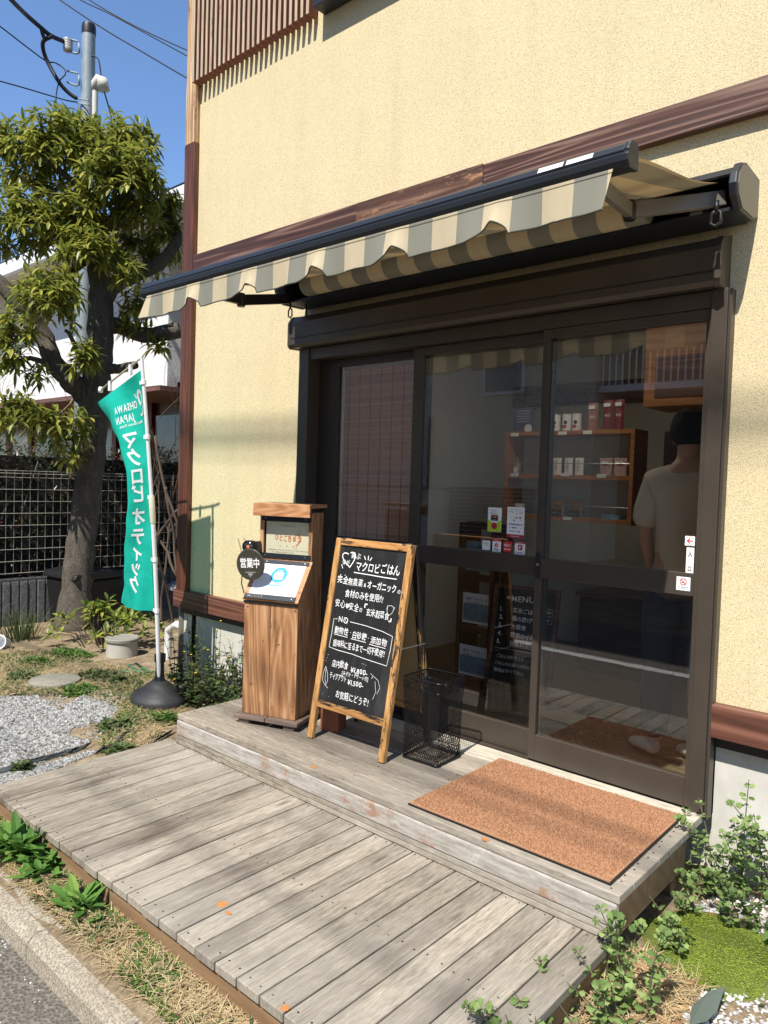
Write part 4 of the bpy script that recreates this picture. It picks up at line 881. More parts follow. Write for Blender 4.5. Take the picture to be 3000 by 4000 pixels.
# brochure rack
YR = 3.80
br = thing('brochure_rack', 'narrow dark wooden leaflet rack holding blue leaflets', 'rack', (-2.45, YR+.1, 0))
xa, xb = onY(1780, 2480, YR).x, onY(1915, 2480, YR).x
for xx in (xa, xb-.02): MB().box(xx, xx+.02, YR, YR+.22, 0, 1.02).build('rack_side', cup, br, world=True)
zb2, zb1 = onY(1830, 2640, YR).z, onY(1850, 2440, YR).z; dz_ = zb1-zb2
for k in range(4):
    z0 = zb2-.06+dz_*k; MB().box(xa+.02, xb-.02, YR+.03*k*.6, YR+.015+.03*k*.6, z0-.0, z0+.045).build('rack_ledge', cup, br, world=True)
lf = paint('leaflet_blue', (.16, .30, .38), .5, 0, .6, 26)
for k, (t1, t2) in enumerate([('食は「いのち」', '健康なくらし'), ('食は「いのち」の', 'もとを考えよう'), ('食と暮らし', ''), ]):
    z0 = zb2+.03+dz_*k; y0 = YR+.012+.018*k
    le = thing('leaflet', 'blue leaflet with dark heading, %s in the rack' % ('lowest', 'middle', 'topmost')[k], 'leaflet', ((xa+xb)/2, y0, z0-.03), group='leaflets in the rack')
    MB().box(xa+.024, xb-.024, y0+.002, y0+.006, z0-.03, z0+.16).build('page', MAT['paper'] if k < 2 else lf, le, world=True)
    m = MB(); T = frame_T(((xa+xb)/2, y0+.001, z0), (1, 0, 0), (0, 0, 1)); rect(m, T, (xa-xb)/2+.03, (xb-xa)/2-.03, -.015, .095); m.build('picture', lf, le, world=True)
    m = MB(); T = frame_T(((xa+xb)/2, y0+.0004, z0), (1, 0, 0), (0, 0, 1)); write(m, t1, T, 0, .118, w=(xb-xa)*.6, h=.018, bold=.02, center=True)
    if t2: write(m, t2, T, 0, .095, w=(xb-xa)*.6, h=.014, bold=.01, center=True)
    m.build('heading', MAT['navy'], le, world=True)
# inner menu board
im = thing('inner_menu_board', 'dark chalkboard menu with numbered list standing inside behind the glass', 'chalkboard', (-2.22, 3.72, 0), R(6)); im.scale = (.84, .84, .84)
TI = Matrix.Rotation(-R(9), 4, 'X'); MB().box(-.25, -.225, -.012, .012, 0, .80, TI).build('frame_side', MAT['band_low'], im); MB().box(.225, .25, -.012, .012, 0, .80, TI).build('frame_side', MAT['band_low'], im)
MB().box(-.225, .225, -.012, .012, .775, .80, TI).build('frame_top', MAT['band_low'], im); pn = MB().box(-.225, .225, -.004, .004, .10, .775, TI).build('slate_panel', slate(), im)
TT = TI @ frame_T((0, -.0055, 0), (1, 0, 0), (0, 0, 1)); m = MB()
write(m, '=MENU=', TT, -.15, .69, w=.26, h=.05, bold=.01, jit=.05)
for k, (a, b) in enumerate([('1.', '玄米ごはん'), ('2.', '種の揚げ物'), ('3.', '大根煮'), ('4.', '野菜の小鉢'), ('5.', '日替わり')]):
    write(m, a, TT, -.19, .61-.058*k, h=.036, bold=.02); write(m, b, TT, -.09, .61-.058*k, h=.034, bold=.01, jit=.05)
for k in range(26): disc(m, TT, -.20+.016*k, .345, .003, n=6)
write(m, 'ごはんは玄米です', TT, -.18, .28, h=.024, bold=.0, jit=.05); write(m, 'ごはんの大盛りは無料', TT, -.19, .23, h=.024, bold=.0, jit=.05); write(m, '価格はすべて税込', TT, -.19, .18, h=.026, bold=.0, jit=.05)
stroke(m, TT, [(.09, .66), (.21, .66), (.21, .56), (.09, .56), (.09, .66)], .002); write(m, '店内¥1,800', TT, .10, .63, w=.10, h=.02, bold=0); write(m, '(みそ汁・デザート付)', TT, .10, .605, w=.10, h=.014, bold=0); write(m, '弁当¥1,500', TT, .10, .575, w=.09, h=.02, bold=0)
m.build('chalk_writing', MAT['chalk'], pn)

# ================================================================ PERSON INSIDE
def skin(name, joints, bones, mat, parent, sub=2, world=False):
    names = list(joints); idx = {n: i for i, n in enumerate(names)}
    me = bpy.data.meshes.new(name); me.from_pydata([joints[n][0] for n in names], [(idx[a], idx[b]) for a, b in bones], [])
    o = bpy.data.objects.new(name, me); C.objects.link(o); me.materials.append(mat); o.parent = parent
    s = o.modifiers.new('skin', 'SKIN'); s.use_smooth_shade = True
    for n in names:
        r_ = joints[n][1]; r_ = r_ if isinstance(r_, tuple) else (r_, r_); me.skin_vertices[0].data[idx[n]].radius = r_
    me.skin_vertices[0].data[0].use_root = True
    u = o.modifiers.new('sub', 'SUBSURF'); u.levels = sub; u.render_levels = sub
    return o
pe = thing('person', 'person seen from behind inside the shop, beige T-shirt, dark jeans and white shoe', 'person', (-1.20, 3.47, 0.0), R(8))
sk = paint('skin', (.50, .29, .20), .55, 0, .05, 20)
J = {'pelvis': ((0, 0, .86), (.135, .10)), 'waist': ((0, 0, 1.0), (.125, .095)), 'chest': ((0, .0, 1.20), (.15, .10)), 'collar': ((0, 0, 1.335), (.085, .07)), 'neck': ((0, .01, 1.40), (.052, .055)), 'head0': ((0, .025, 1.465), (.064, .078)), 'head1': ((0, .03, 1.545), (.074, .092)), 'crown': ((0, .02, 1.60), (.05, .065)),
     'shL': ((-.148, 0, 1.305), .050), 'elL': ((-.190, .01, 1.045), .037), 'wrL': ((-.17, .12, .85), .026), 'haL': ((-.165, .155, .80), (.034, .018)),
     'shR': ((.165, 0, 1.305), .056), 'elR': ((.215, .03, 1.045), .040), 'wrR': ((.17, .17, .90), .027), 'haR': ((.16, .21, .87), (.034, .018)),
     'hipL': ((-.085, 0, .80), .088), 'knL': ((-.095, .0, .45), .058), 'anL': ((-.10, .0, .09), .038), 'toL': ((-.105, .12, .045), (.036, .024)),
     'hipR': ((.085, 0, .80), .088), 'knR': ((.095, .03, .45), .058), 'anR': ((.10, .03, .09), .038), 'toR': ((.11, .15, .045), (.036, .024))}
B = [('pelvis', 'waist'), ('waist', 'chest'), ('chest', 'collar'), ('collar', 'neck'), ('neck', 'head0'), ('head0', 'head1'), ('head1', 'crown'), ('collar', 'shL'), ('shL', 'elL'), ('elL', 'wrL'), ('wrL', 'haL'), ('collar', 'shR'), ('shR', 'elR'), ('elR', 'wrR'), ('wrR', 'haR'), ('pelvis', 'hipL'), ('hipL', 'knL'), ('knL', 'anL'), ('anL', 'toL'), ('pelvis', 'hipR'), ('hipR', 'knR'), ('knR', 'anR'), ('anR', 'toR')]
for sd, sx in (('L', -1), ('R', 1)):
    h0 = Vector(J['ha'+sd][0])
    for k in range(4):
        dx = (-.024+.016*k)*1.0; l = (.030, .034, .032, .026)[k]
        J['f%s%da' % (sd, k)] = (tuple(h0+Vector((dx, .012, -.030))), .0095); J['f%s%db' % (sd, k)] = (tuple(h0+Vector((dx, .022, -.030-l))), .0085); J['f%s%dc' % (sd, k)] = (tuple(h0+Vector((dx, .040, -.034-l*1.4))), .007)
        B += [('ha'+sd, 'f%s%da' % (sd, k)), ('f%s%da' % (sd, k), 'f%s%db' % (sd, k)), ('f%s%db' % (sd, k), 'f%s%dc' % (sd, k))]
    J['t%sa' % sd] = (tuple(h0+Vector((-sx*.030, .012, .004))), .0105); J['t%sb' % sd] = (tuple(h0+Vector((-sx*.040, .030, -.020))), .0085); B += [('ha'+sd, 't%sa' % sd), ('t%sa' % sd, 't%sb' % sd)]
body = skin('body', J, B, sk, pe)
m = MB()
for sx in (-1, 1): m.lathe([(0, -.005), (.012, -.006), (.018, 0), (.012, .006), (0, .005)], 12, T=Matrix.Translation((sx*.078, .03, 1.50)) @ Matrix.Rotation(R(90), 4, 'Y') @ Matrix.Scale(1.5, 4, (1, 0, 0)))
m.tube([(0, .125, 1.51), (0, .142, 1.482), (0, .128, 1.472)], [.008, .013, .008], 8)
m.tube([(-.02, .118, 1.445), (0, .123, 1.443), (.02, .118, 1.445)], .005, 6)
m.build('face_and_ears', sk, body, smooth=True)
m = MB()
for sx in (-1, 1): m.lathe([(0, 0), (.009, 0), (.006, .006), (0, .008)], 10, T=Matrix.Translation((sx*.03, .113, 1.515)) @ Matrix.Rotation(R(-90), 4, 'X'))
m.build('eyes', MAT['ink'], body)
hair = skin('hair', {'a': ((0, -.012, 1.455), (.078, .078)), 'b': ((0, .0, 1.53), (.102, .108)), 'c': ((0, .018, 1.588), (.096, .11)), 'd': ((0, .03, 1.622), (.06, .075))}, [('a', 'b'), ('b', 'c'), ('c', 'd')], paint('black_hair', (.012, .011, .012), .9, 0, .4, 120, .5, .1), body)
rd = random.Random(4); m = MB()
for i in range(1500):
    a, e_ = rd.uniform(0, 6.28), rd.uniform(-.75, 1.45); q_ = Vector((.088*math.cos(a)*math.cos(e_), .0+.10*math.sin(a)*math.cos(e_), 1.55+.092*math.sin(e_)))
    if q_.y > .085 and q_.z < 1.59: continue
    t_ = Vector((math.cos(a)*.35, math.sin(a)*.35, -.8)).normalized()*rd.uniform(.018, .034); s_ = Vector((-math.sin(a), math.cos(a), 0))*.0022; b = len(m.v); m.v += [tuple(q_-s_), tuple(q_+s_), tuple(q_+t_+s_*rd.uniform(-1.5, 1.5))]; m.f.append((b, b+1, b+2)); m.m.append(0)
m.build('hair_strands', paint('black_hair_strand', (.018, .015, .014), .7, 0, .3, 90, 0, .3), body)
tee = paint('beige_cotton', (.60, .52, .40), .9, 0, .08, 16, .2)
shirt = skin('t_shirt', {'h': ((0, .0, .80), (.150, .115)), 'w': ((0, 0, .98), (.138, .108)), 'c': ((0, 0, 1.20), (.150, .108)), 'k': ((0, 0, 1.34), (.112, .092)), 'n': ((0, .005, 1.395), (.072, .070)),
    'l': ((-.150, 0, 1.30), .062), 'l2': ((-.178, .005, 1.16), .061), 'l3': ((-.192, .008, 1.075), .065), 'r': ((.150, 0, 1.30), .062), 'r2': ((.178, .01, 1.16), .061), 'r3': ((.192, .015, 1.075), .065)},
    [('h', 'w'), ('w', 'c'), ('c', 'k'), ('k', 'n'), ('k', 'l'), ('l', 'l2'), ('l2', 'l3'), ('k', 'r'), ('r', 'r2'), ('r2', 'r3')], tee, body)
tx = bpy.data.textures.new('folds', 'CLOUDS'); tx.noise_scale = .09
d_ = shirt.modifiers.new('folds', 'DISPLACE'); d_.texture = tx; d_.strength = .016; d_.mid_level = .2
je = paint('indigo_denim', (.012, .018, .04), .85, 0, .2, 60, .2)
jn = skin('jeans', {'p': ((0, 0, .86), (.150, .115)), 'a': ((-.088, 0, .76), .105), 'b': ((-.097, 0, .45), .078), 'c': ((-.10, .0, .075), .062), 'a2': ((.088, 0, .76), .105), 'b2': ((.097, .03, .45), .078), 'c2': ((.10, .03, .075), .062)}, [('p', 'a'), ('a', 'b'), ('b', 'c'), ('p', 'a2'), ('a2', 'b2'), ('b2', 'c2')], je, body)
d_ = jn.modifiers.new('folds', 'DISPLACE'); d_.texture = tx; d_.strength = .020; d_.mid_level = .35
for sx, dy in ((-1, 0), (1, .03)):
    skin('shoe', {'h': ((sx*.10+.02, -.02+dy, .045), (.040, .044)), 'm': ((sx*.104-.04, .03+dy, .036), (.040, .034)), 't': ((sx*.110-.12, .08+dy, .026), (.036, .022))}, [('h', 'm'), ('m', 't')], paint('white_leather', (.62, .60, .54), .5), body)
# ================================================================ SETTING: GROUND, ROAD, KERB
def sst(a, b, x): t = max(0, min(1, (x-a)/(b-a))); return t*t*(3-2*t)
def G(x, y):
    if y < 1.06: return -.40
    left = 1-sst(-3.6, -3.0, x) if x < -2 else 0
    z = -.268 + .048*sst(1.25, 2.3, y)*left - .07*sst(-5.0, -7.2, x)*left
    z += .02*sst(2.4, 3.0, y)*(1-left)
    return z + .006*mnoise.noise(Vector((x*3, y*3, 0)))
def axis(lo, a, b, hi, st):
    o = [lo, lo*.5+a*.5, a-6, a-2]; n = int((b-a)/st); o += [a+(b-a)*i/n for i in range(n+1)]; return o+[b+2, b+6, b*.5+hi*.5, hi]
X_ = axis(-300, -9, 1.5, 300, .09); Y_ = [-300, -100, -40, -12, -8.0, -7.4, 0, 1.0, 1.05, 1.07]+[1.07+(9-1.07)*i/90 for i in range(1, 91)]+[12, 20, 60, 300]
m = MB(); vs = [(x, y, (G(x, y) if y > -7 else -.25)) for y in Y_ for x in X_]; nx = len(X_)
m.add(vs, [(j*nx+i, j*nx+i+1, (j+1)*nx+i+1, (j+1)*nx+i) for j in range(len(Y_)-1) for i in range(nx-1)])
def soil():
    m = NT('garden_soil'); n = m.noise(5, 8, .7); n2 = m.noise(60, 6, .75)
    c = m.ramp(m.math('ADD', m.math('MULTIPLY', n, .5), m.math('MULTIPLY', n2, .5)), [(.35, (.10, .075, .048)), (.5, (.25, .19, .12)), (.62, (.42, .34, .225)), (.75, (.58, .50, .36))])
    m.col(c); m.set(.95, spec=.1); m.bump(n2, .8, .01); return m.mat
m.build('ground', soil(), None, smooth=True, kind='structure')
def asphalt():
    m = NT('asphalt'); v = m.voro(90); n = m.noise(200, 4, .7); n2 = m.noise(1.5, 5)
    c = m.ramp(m.math('ADD', m.math('MULTIPLY', v, .5), m.math('MULTIPLY', n, .6)), [(.3, (.07, .062, .052)), (.55, (.14, .125, .105)), (.75, (.25, .225, .19))])
    c = m.mix(m.ramp(n2, [(.4, 0.), (.7, .5)]), c, (.16, .14, .115)); m.col(c); m.set(.9, spec=.2); m.bump(v, .9, .006); return m.mat
MB().box(-150, 150, -7.2, 1.05, -.46, -.352).build('road', asphalt(), None, kind='structure')
m = MB(); rr = random.Random(3); x = -40
while x < 40:
    x2 = x+rr.uniform(.2, .5); j = .012
    m.add([(x, -.67+rr.uniform(-j, j), -.348), (x2, -.67+rr.uniform(-j, j), -.348), (x2, -.54+rr.uniform(-j, j), -.348), (x, -.54+rr.uniform(-j, j), -.348)], [(0, 1, 2, 3)]); x = x2+rr.uniform(0, .015)
m.build('road_line', paint('worn_white_paint', (.70, .70, .66), .8, 0, .25, 60), None, kind='structure')
def kerbm():
    m = NT('washed_kerb_concrete'); v = m.voro(140); n = m.noise(120, 5, .7); n2 = m.noise(3, 4)
    f = m.math('ADD', m.math('MULTIPLY', v, .6), m.math('MULTIPLY', n, .55)); c = m.ramp(f, [(.3, (.16, .135, .10)), (.5, (.27, .235, .18)), (.7, (.42, .375, .295))])
    c = m.mix(m.ramp(n2, [(.45, 0.), (.7, .4)]), c, (.22, .18, .13)); m.col(c); m.set(.9, spec=.2); m.bump(f, .7, .003); return m.mat
m = MB(); x = -12.0; kb = [(1.000, -.42), (1.010, -.295), (1.030, -.274), (1.118, -.266), (1.121, -.42)]
while x < 6: m.prism(kb, 'x', x+.002, x+.598); x += .6
m.build('kerb', kerbm(), None, bevel=.006, kind='structure')
# gutter debris: white chips on the road
def stone(m, c, s, rd, fl=.65):
    o = [Vector((1, 0, 0)), Vector((0, 1, 0)), Vector((-1, 0, 0)), Vector((0, -1, 0)), Vector((.2, .1, 1)), Vector((0, 0, -1))]; a = rd.uniform(0, 6.28); ca, sa = math.cos(a), math.sin(a); vs = []
    sx, sy, sz = s*rd.uniform(.7, 1.2), s*rd.uniform(.6, 1.0), s*fl*rd.uniform(.7, 1.1)
    tl = rd.uniform(-.5, .5)
    for v in o:
        x, y, z = v.x*sx*rd.uniform(.75, 1.15), v.y*sy*rd.uniform(.75, 1.15), v.z*sz; z += tl*x
        vs.append((c[0]+x*ca-y*sa, c[1]+x*sa+y*ca, c[2]+z))
    m.add(vs, [(0, 1, 4), (1, 2, 4), (2, 3, 4), (3, 0, 4), (1, 0, 5), (2, 1, 5), (3, 2, 5), (0, 3, 5)])
def stonemat(name, lo, mid, hi):
    m = NT(name); i = m.island(); n = m.noise(80, 3); c = m.mix(m.math('MULTIPLY', n, .35), m.ramp(i, [(0, lo), (.35, mid), (1, hi)]), mid); m.col(c); m.set(.85, spec=.2); return m.mat
gst = stonemat('grey_white_gravel', (.10, .09, .08), (.24, .235, .22), (.50, .50, .49)); wst = stonemat('white_gravel', (.28, .27, .25), (.50, .50, .49), (.74, .74, .74))
rd = random.Random(21)
def inpoly(x, y, P):
    c = False; j = len(P)-1
    for i in range(len(P)):
        if (P[i][1] > y) != (P[j][1] > y) and x < (P[j][0]-P[i][0])*(y-P[i][1])/(P[j][1]-P[i][1])+P[i][0]: c = not c
        j = i
    return c
def region(px, z): return [(onZ(a, b, z).x, onZ(a, b, z).y) for a, b in px]
def scatter(P, n, rd, keep=None):
    x0, x1 = min(p[0] for p in P), max(p[0] for p in P); y0, y1 = min(p[1] for p in P), max(p[1] for p in P); out = []
    while len(out) < n:
        x, y = rd.uniform(x0, x1), rd.uniform(y0, y1)
        if inpoly(x, y, P) and (keep is None or keep(x, y)): out.append((x, y))
    return out
GL = region([(-500, 2720), (150, 2735), (230, 2790), (330, 2735), (430, 2700), (500, 2740), (440, 2820), (440, 2880), (330, 2925), (120, 2975), (-40, 3010), (-500, 3100)], -.25)
m = MB(); patch = lambda x, y: mnoise.noise(Vector((x*2.2, y*2.2, 5))) < .32
for x, y in scatter(GL, 12500, rd, patch): stone(m, (x, y, G(x, y)+.004), rd.uniform(.008, .015), rd)
GL2 = region([(-300, 3090), (60, 2985), (160, 2975), (330, 2935), (420, 2925), (230, 2985), (0, 3055), (-300, 3140)], -.23)
for x, y in scatter(GL2, 1900, rd): stone(m, (x, y, G(x, y)+.003), rd.uniform(.009, .014), rd)
LX = region([(-500, 2660), (150, 2680), (350, 2680), (520, 2700), (620, 2800), (520, 2900), (300, 3000), (-500, 3200)], -.24)
for x, y in scatter(LX, 3200, rd, lambda x, y: mnoise.noise(Vector((x*4, y*4, 8))) > .0): stone(m, (x, y, G(x, y)+.002), rd.uniform(.005, .012), rd)
m.build('gravel', gst, None, kind='stuff', label='grey white crushed gravel left of the deck')
m = MB(); GR = [(-.90, 1.2), (.6, 1.2), (.6, 2.96), (-.86, 2.96), (-.86, 2.2)]
pt = lambda x, y: mnoise.noise(Vector((x*3.1, y*3.1, 9))) < .28
for x, y in scatter(GR, 12500, rd, pt): stone(m, (x, y, G(x, y)+.003), rd.uniform(.006, .012), rd)
m.build('white_gravel', wst, None, kind='stuff', label='white gravel beside the foundation right of the deck')
m = MB()
for (px, py) in [(20, 3690), (22, 3700), (68, 3690), (62, 3702), (72, 3716), (105, 3732), (135, 3828), (120, 3840), (182, 3826), (195, 3822), (192, 3850), (205, 3840), (210, 3835), (190, 3862), (252, 3880), (290, 3912), (268, 3948), (278, 3958), (300, 3960), (345, 3972), (350, 3990), (245, 3915), (155, 3914), (288, 3965), (160, 3770), (40, 3665), (15, 3680), (236, 3625)]:
    z = -.351 if px != 236 else -.262; p = onZ(px, py, z); [stone(m, (p.x+rd.gauss(0, .025)*q, p.y-abs(rd.gauss(0, .03))*q, z+.001), rd.uniform(.003, .007), rd, .4) for q in (0, 1, 1.5) if p.y < 1.0 or px == 236]
m.build('white_chips', wst, None, kind='stuff', label='loose white stone chips scattered on the asphalt by the kerb')
# weed-control sheet edges
def sheet(name, pts, label, wd=.035, z0=.0, lift=.03):
    P = [onZ(a, b, -.235) for a, b in pts]; m = MB(); rd = random.Random(len(pts)); prof = []
    def f(u, v):
        t = u*(len(P)-1); i = min(int(t), len(P)-2); p = P[i].lerp(P[i+1], t-i); k = mnoise.noise(Vector((u*14, v*2, 3)))
        return (p.x+.015*k, p.y+(v-.5)*wd*(1+.8*k), G(p.x, p.y)+.004+lift*(v)*(.8+.6*k))
    m.grid(f, 60, 4); m.build(name, paint('dark_green_fabric', (.045, .055, .05), .8, 0, .3, 30), None, solid=.001, label=label, cat='weed sheet')
sheet('weed_sheet', [(-120, 3010), (40, 3000), (60, 2980), (150, 2965), (260, 2945), (345, 2925)], 'dark frayed weed-control sheet edge running through the gravel left of the deck')
sheet('weed_sheet', [(380, 2945), (440, 2925), (470, 2890), (500, 2880)], 'short torn weed-control sheet flap near the deck corner', .05)
sheet('weed_sheet', [(600, 2915), (640, 2895), (672, 2875)], 'dark weed-control sheet edge tucked beside the step corner', .03)
P = [onZ(a, b, -.265) for a, b in [(2700, 3960), (2770, 3900), (2830, 3890), (2800, 3990), (2760, 4040), (2690, 4060)]]
MB().add([(p.x, p.y, G(p.x, p.y)+.022+.004*i) for i, p in enumerate(P)], [(0, 1, 2, 3, 4, 5)]).build('weed_sheet', paint('grey_green_fabric', (.11, .14, .12), .8, 0, .2, 30), None, solid=.001, label='grey green sheet corner lying on white gravel at the bottom right', cat='weed sheet')
# round stepping stone and drain riser
p = onZ(213, 2695, -.27); ss = thing('stepping_stone', 'round flat concrete stepping stone in the gravel', 'stepping stone', (p.x, p.y, G(p.x, p.y)))
MB().lathe([(0, .0), (.165, 0), (.17, .008), (.168, .024), (.155, .030), (0, .031)], 40, T=Matrix.Scale(1.0, 4)).build('slab', paint('lichen_concrete', (.23, .215, .17), .9, 0, .25, 22, .3), ss, smooth='auto')
p = onZ(440, 2588, -.28); dr_ = thing('drain_riser', 'short round concrete drain riser with grey lid', 'drain cover', (p.x, p.y+.08, G(p.x, p.y)))
MB().lathe([(0, 0), (.125, 0), (.120, .125), (0, .125)], 36).build('riser_wall', paint('pale_riser', (.42, .40, .34), .8, 0, .1, 20), dr_, smooth='auto')
MB().lathe([(0, .1255), (.133, .1255), (.135, .145), (.128, .152), (.115, .149), (.02, .149), (0, .152)], 36).build('lid', paint('grey_lid', (.27, .26, .22), .8, 0, .12, 40), dr_, smooth='auto')
# hose
m = MB(); P = [onZ(a, b, -.25) for a, b in [(470, 2645), (520, 2648), (560, 2635), (600, 2650), (560, 2655), (500, 2620), (530, 2612), (580, 2645)]]
m.tube([(p.x, p.y, G(p.x, p.y)+.012) for p in P], .008, 6); m.build('garden_hose', paint('green_hose', (.03, .16, .08), .5), None, smooth=True, label='thin green hose lying on the ground behind the banner base', cat='hose')
p = onZ(20, 2545, -.29); wp = thing('white_pot', 'overturned white plastic pot at the left edge', 'pot', (p.x-.05, p.y, G(p.x, p.y)+.05), rot=(R(70), 0, R(40))); MB().lathe([(0, -.06), (.045, -.06), (.06, .06), (.066, .06), (.066, .075), (.055, .075), (.04, -.045), (0, -.045)], 24).build('pot_wall', MAT['white'], wp, smooth='auto')

# ================================================================ BANNER
fl = thing('banner_flag', 'tall green banner with mirrored white lettering on a leaning white pole', 'banner', (-4.19, 2.56, G(-4.19, 2.56)))
PB = Vector((-4.185, 2.585, -.16)); PT = Vector((-4.11, 2.37, 1.97))
def pole(t): return PB.lerp(PT, t)+Vector((.03*math.sin(t*math.pi), 0, 0))
MB().tube([pole(t/10) for t in range(0, 7)], .0135, 12).build('pole_lower', MAT['white'], fl, world=True, smooth='auto')
MB().tube([pole(.6+.04*t) for t in range(0, 11)], .011, 12).build('pole_upper', MAT['white'], fl, world=True, smooth='auto')
MB().tube([pole(.525), pole(.545), pole(.60), pole(.605)], [.016, .018, .018, .014], 12).build('collar', paint('cream_plastic', (.70, .66, .48), .4), fl, world=True, smooth='auto')
BE = Vector((-4.71, 2.42, 1.815)); BS = Vector((-4.03, 2.36, 2.005)); MB().tube([BS, PT, BE], .006, 8).build('crossbar', paint('cream_rod', (.66, .60, .42), .5), fl, world=True, smooth=True)
bs = MB().lathe([(0, 0), (.195, 0), (.200, .012), (.200, .045), (.192, .05), (.188, .066), (.165, .074), (.16, .082), (.12, .10), (.085, .125), (.05, .148), (0, .155)], 44, c=(-4.19, 2.585, G(-4.19, 2.56)), sy=.85).build('water_base', paint('black_base_plastic', (.030, .030, .030), .55, 0, .4, 70, .5), fl, world=True, smooth=True)
MB().lathe([(0, 0), (.034, 0), (.036, .035), (.026, .045), (0, .045)], 20, c=(-4.05, 2.66, G(-4.19, 2.56)+.09)).build('filler_cap', MAT['black'], bs, world=True, smooth='auto')
MB().lathe([(0, 0), (.038, 0), (.030, .02), (.026, .12), (.035, .125), (.036, .175), (.022, .18), (0, .18)], 20, c=(PB.x-.002, PB.y, G(-4.19, 2.56)+.145)).build('pole_socket', MAT['black'], bs, world=True, smooth='auto')
def clothP(u, v):
    t = .965-.715*v; p = pole(t); 
    prof = [(0, .57), (.12, .46), (.25, .34), (.38, .26), (.5, .27), (.62, .33), (.75, .40), (.88, .45), (1.0, .50)]
    for i in range(len(prof)-1):
        if prof[i][0] <= v <= prof[i+1][0]+1e-9: k = (v-prof[i][0])/(prof[i+1][0]-prof[i][0]); k = k*k*(3-2*k); wd = prof[i][1]*(1-k)+prof[i+1][1]*k; break
    fold = math.sqrt(max(0, .57**2-wd**2))
    x = p.x-.022-wd*u; sag = (.165*u*(1-v)**1.5)
    y = p.y + fold*.12*math.sin(u*math.pi*2.2)*(1-.3*v) + .012*math.sin(u*9+v*6)*v + .02*u
    if v > .62: y -= .05*(v-.62)/.38*math.exp(-((u-.36)/.10)**2)
    return Vector((x, y, p.z-.0-sag))
def clothm():
    m = NT('green_banner_cloth'); n = m.noise(14, 5, .7); c = m.ramp(n, [(.3, (.008, .50, .39)), (.7, (.02, .62, .49))]); m.col(c); m.set(.7, spec=.25)
    tl = m.n.new('ShaderNodeBsdfTranslucent'); m.lk(c, tl.inputs[0]); mx = m.n.new('ShaderNodeMixShader'); mx.inputs[0].default_value = .35; m.lk(m.b.outputs[0], mx.inputs[1]); m.lk(tl.outputs[0], mx.inputs[2]); m.lk(mx.outputs[0], m.out.inputs[0]); return m.mat
cl = MB().grid(lambda u, v: tuple(clothP(u, v)), 40, 90).build('banner_cloth', clothm(), fl, world=True, smooth=True)
CW, CH = .57, 1.50
flat = MB(); I = Matrix.Identity(4)
write(flat, 'OHSAWA', I, .16, -.175, w=.20, h=.060, bold=.02); write(flat, 'JAPAN', I, .20, -.245, w=.16, h=.060, bold=.02); write(flat, 'Macrobiotic Foods', I, .14, -.275, w=.20, h=.022, bold=.01)
stroke(flat, I, arc(.10, -.13, .030, .040, -70, 250, 18), .022); stroke(flat, I, arc(.12, -.16, .05, .07, 200, 290, 8), .014); stroke(flat, I, [(.155, -.09), (.15, -.12)], .010)
for ch, t in zip('マクロビオティック', (.235, .315, .395, .475, .575, .665, .735, .805, .885)):
    write(flat, ch, I, .215, -CH*t-.055, h=.112 if ch not in 'ィッ' else .105, bold=.03)
# fine subdivision so that letters follow the folds
bmx = bmesh.new(); vv = [bmx.verts.new(v) for v in flat.v]
for f in flat.f:
    try: bmx.faces.new([vv[i] for i in f])
    except Exception: pass
bmesh.ops.triangulate(bmx, faces=bmx.faces)
for _ in range(4):
    es = [e for e in bmx.edges if e.calc_length() > .022]
    if not es: break
    bmesh.ops.subdivide_edges(bmx, edges=es, cuts=1); bmesh.ops.triangulate(bmx, faces=bmx.faces)
bmx.verts.ensure_lookup_table(); ml = MB(); nv = []
for v in bmx.verts:
    u = min(.99, max(.0, v.co.x/CW)); vv_ = min(.995, max(0, -v.co.y/CH)); e = .004
    p = clothP(u, vv_); a = clothP(min(1, u+e), vv_)-clothP(max(0, u-e), vv_); b = clothP(u, min(1, vv_+e))-clothP(u, max(0, vv_-e)); n = a.cross(b).normalized()
    if n.y > 0: n = -n
    nv.append(p+n*.0022)
ml.add(nv, [tuple(v.index for v in f.verts) for f in bmx.faces]); bmx.free()
ml.build('white_lettering', MAT['white'], cl, world=True)
for t in (.93, .775, .60, .415, .26):
    p = pole(t); MB().tube([p+Vector((.018, 0, -.014)), p+Vector((.018, 0, .014))], .001, 4); m = MB(); m.tube([p-Vector((0, 0, .013)), p+Vector((0, 0, .013))], .0165, 12); m.box(p.x-.045, p.x, p.y-.001, p.y+.001, p.z-.011, p.z+.011); m.build('clip', MAT['white'], fl, world=True)
for k in (.25, .75): p = PT.lerp(BE, k); MB().box(p.x-.012, p.x+.012, p.y-.008, p.y+.008, p.z-.055, p.z+.009).build('clip', MAT['white'], fl, world=True)
MB().lathe([(0, -.02), (.014, -.018), (.016, 0), (.012, .02), (0, .022)], 12, c=tuple(BE)).build('rod_knob', MAT['white'], fl, world=True, smooth=True)

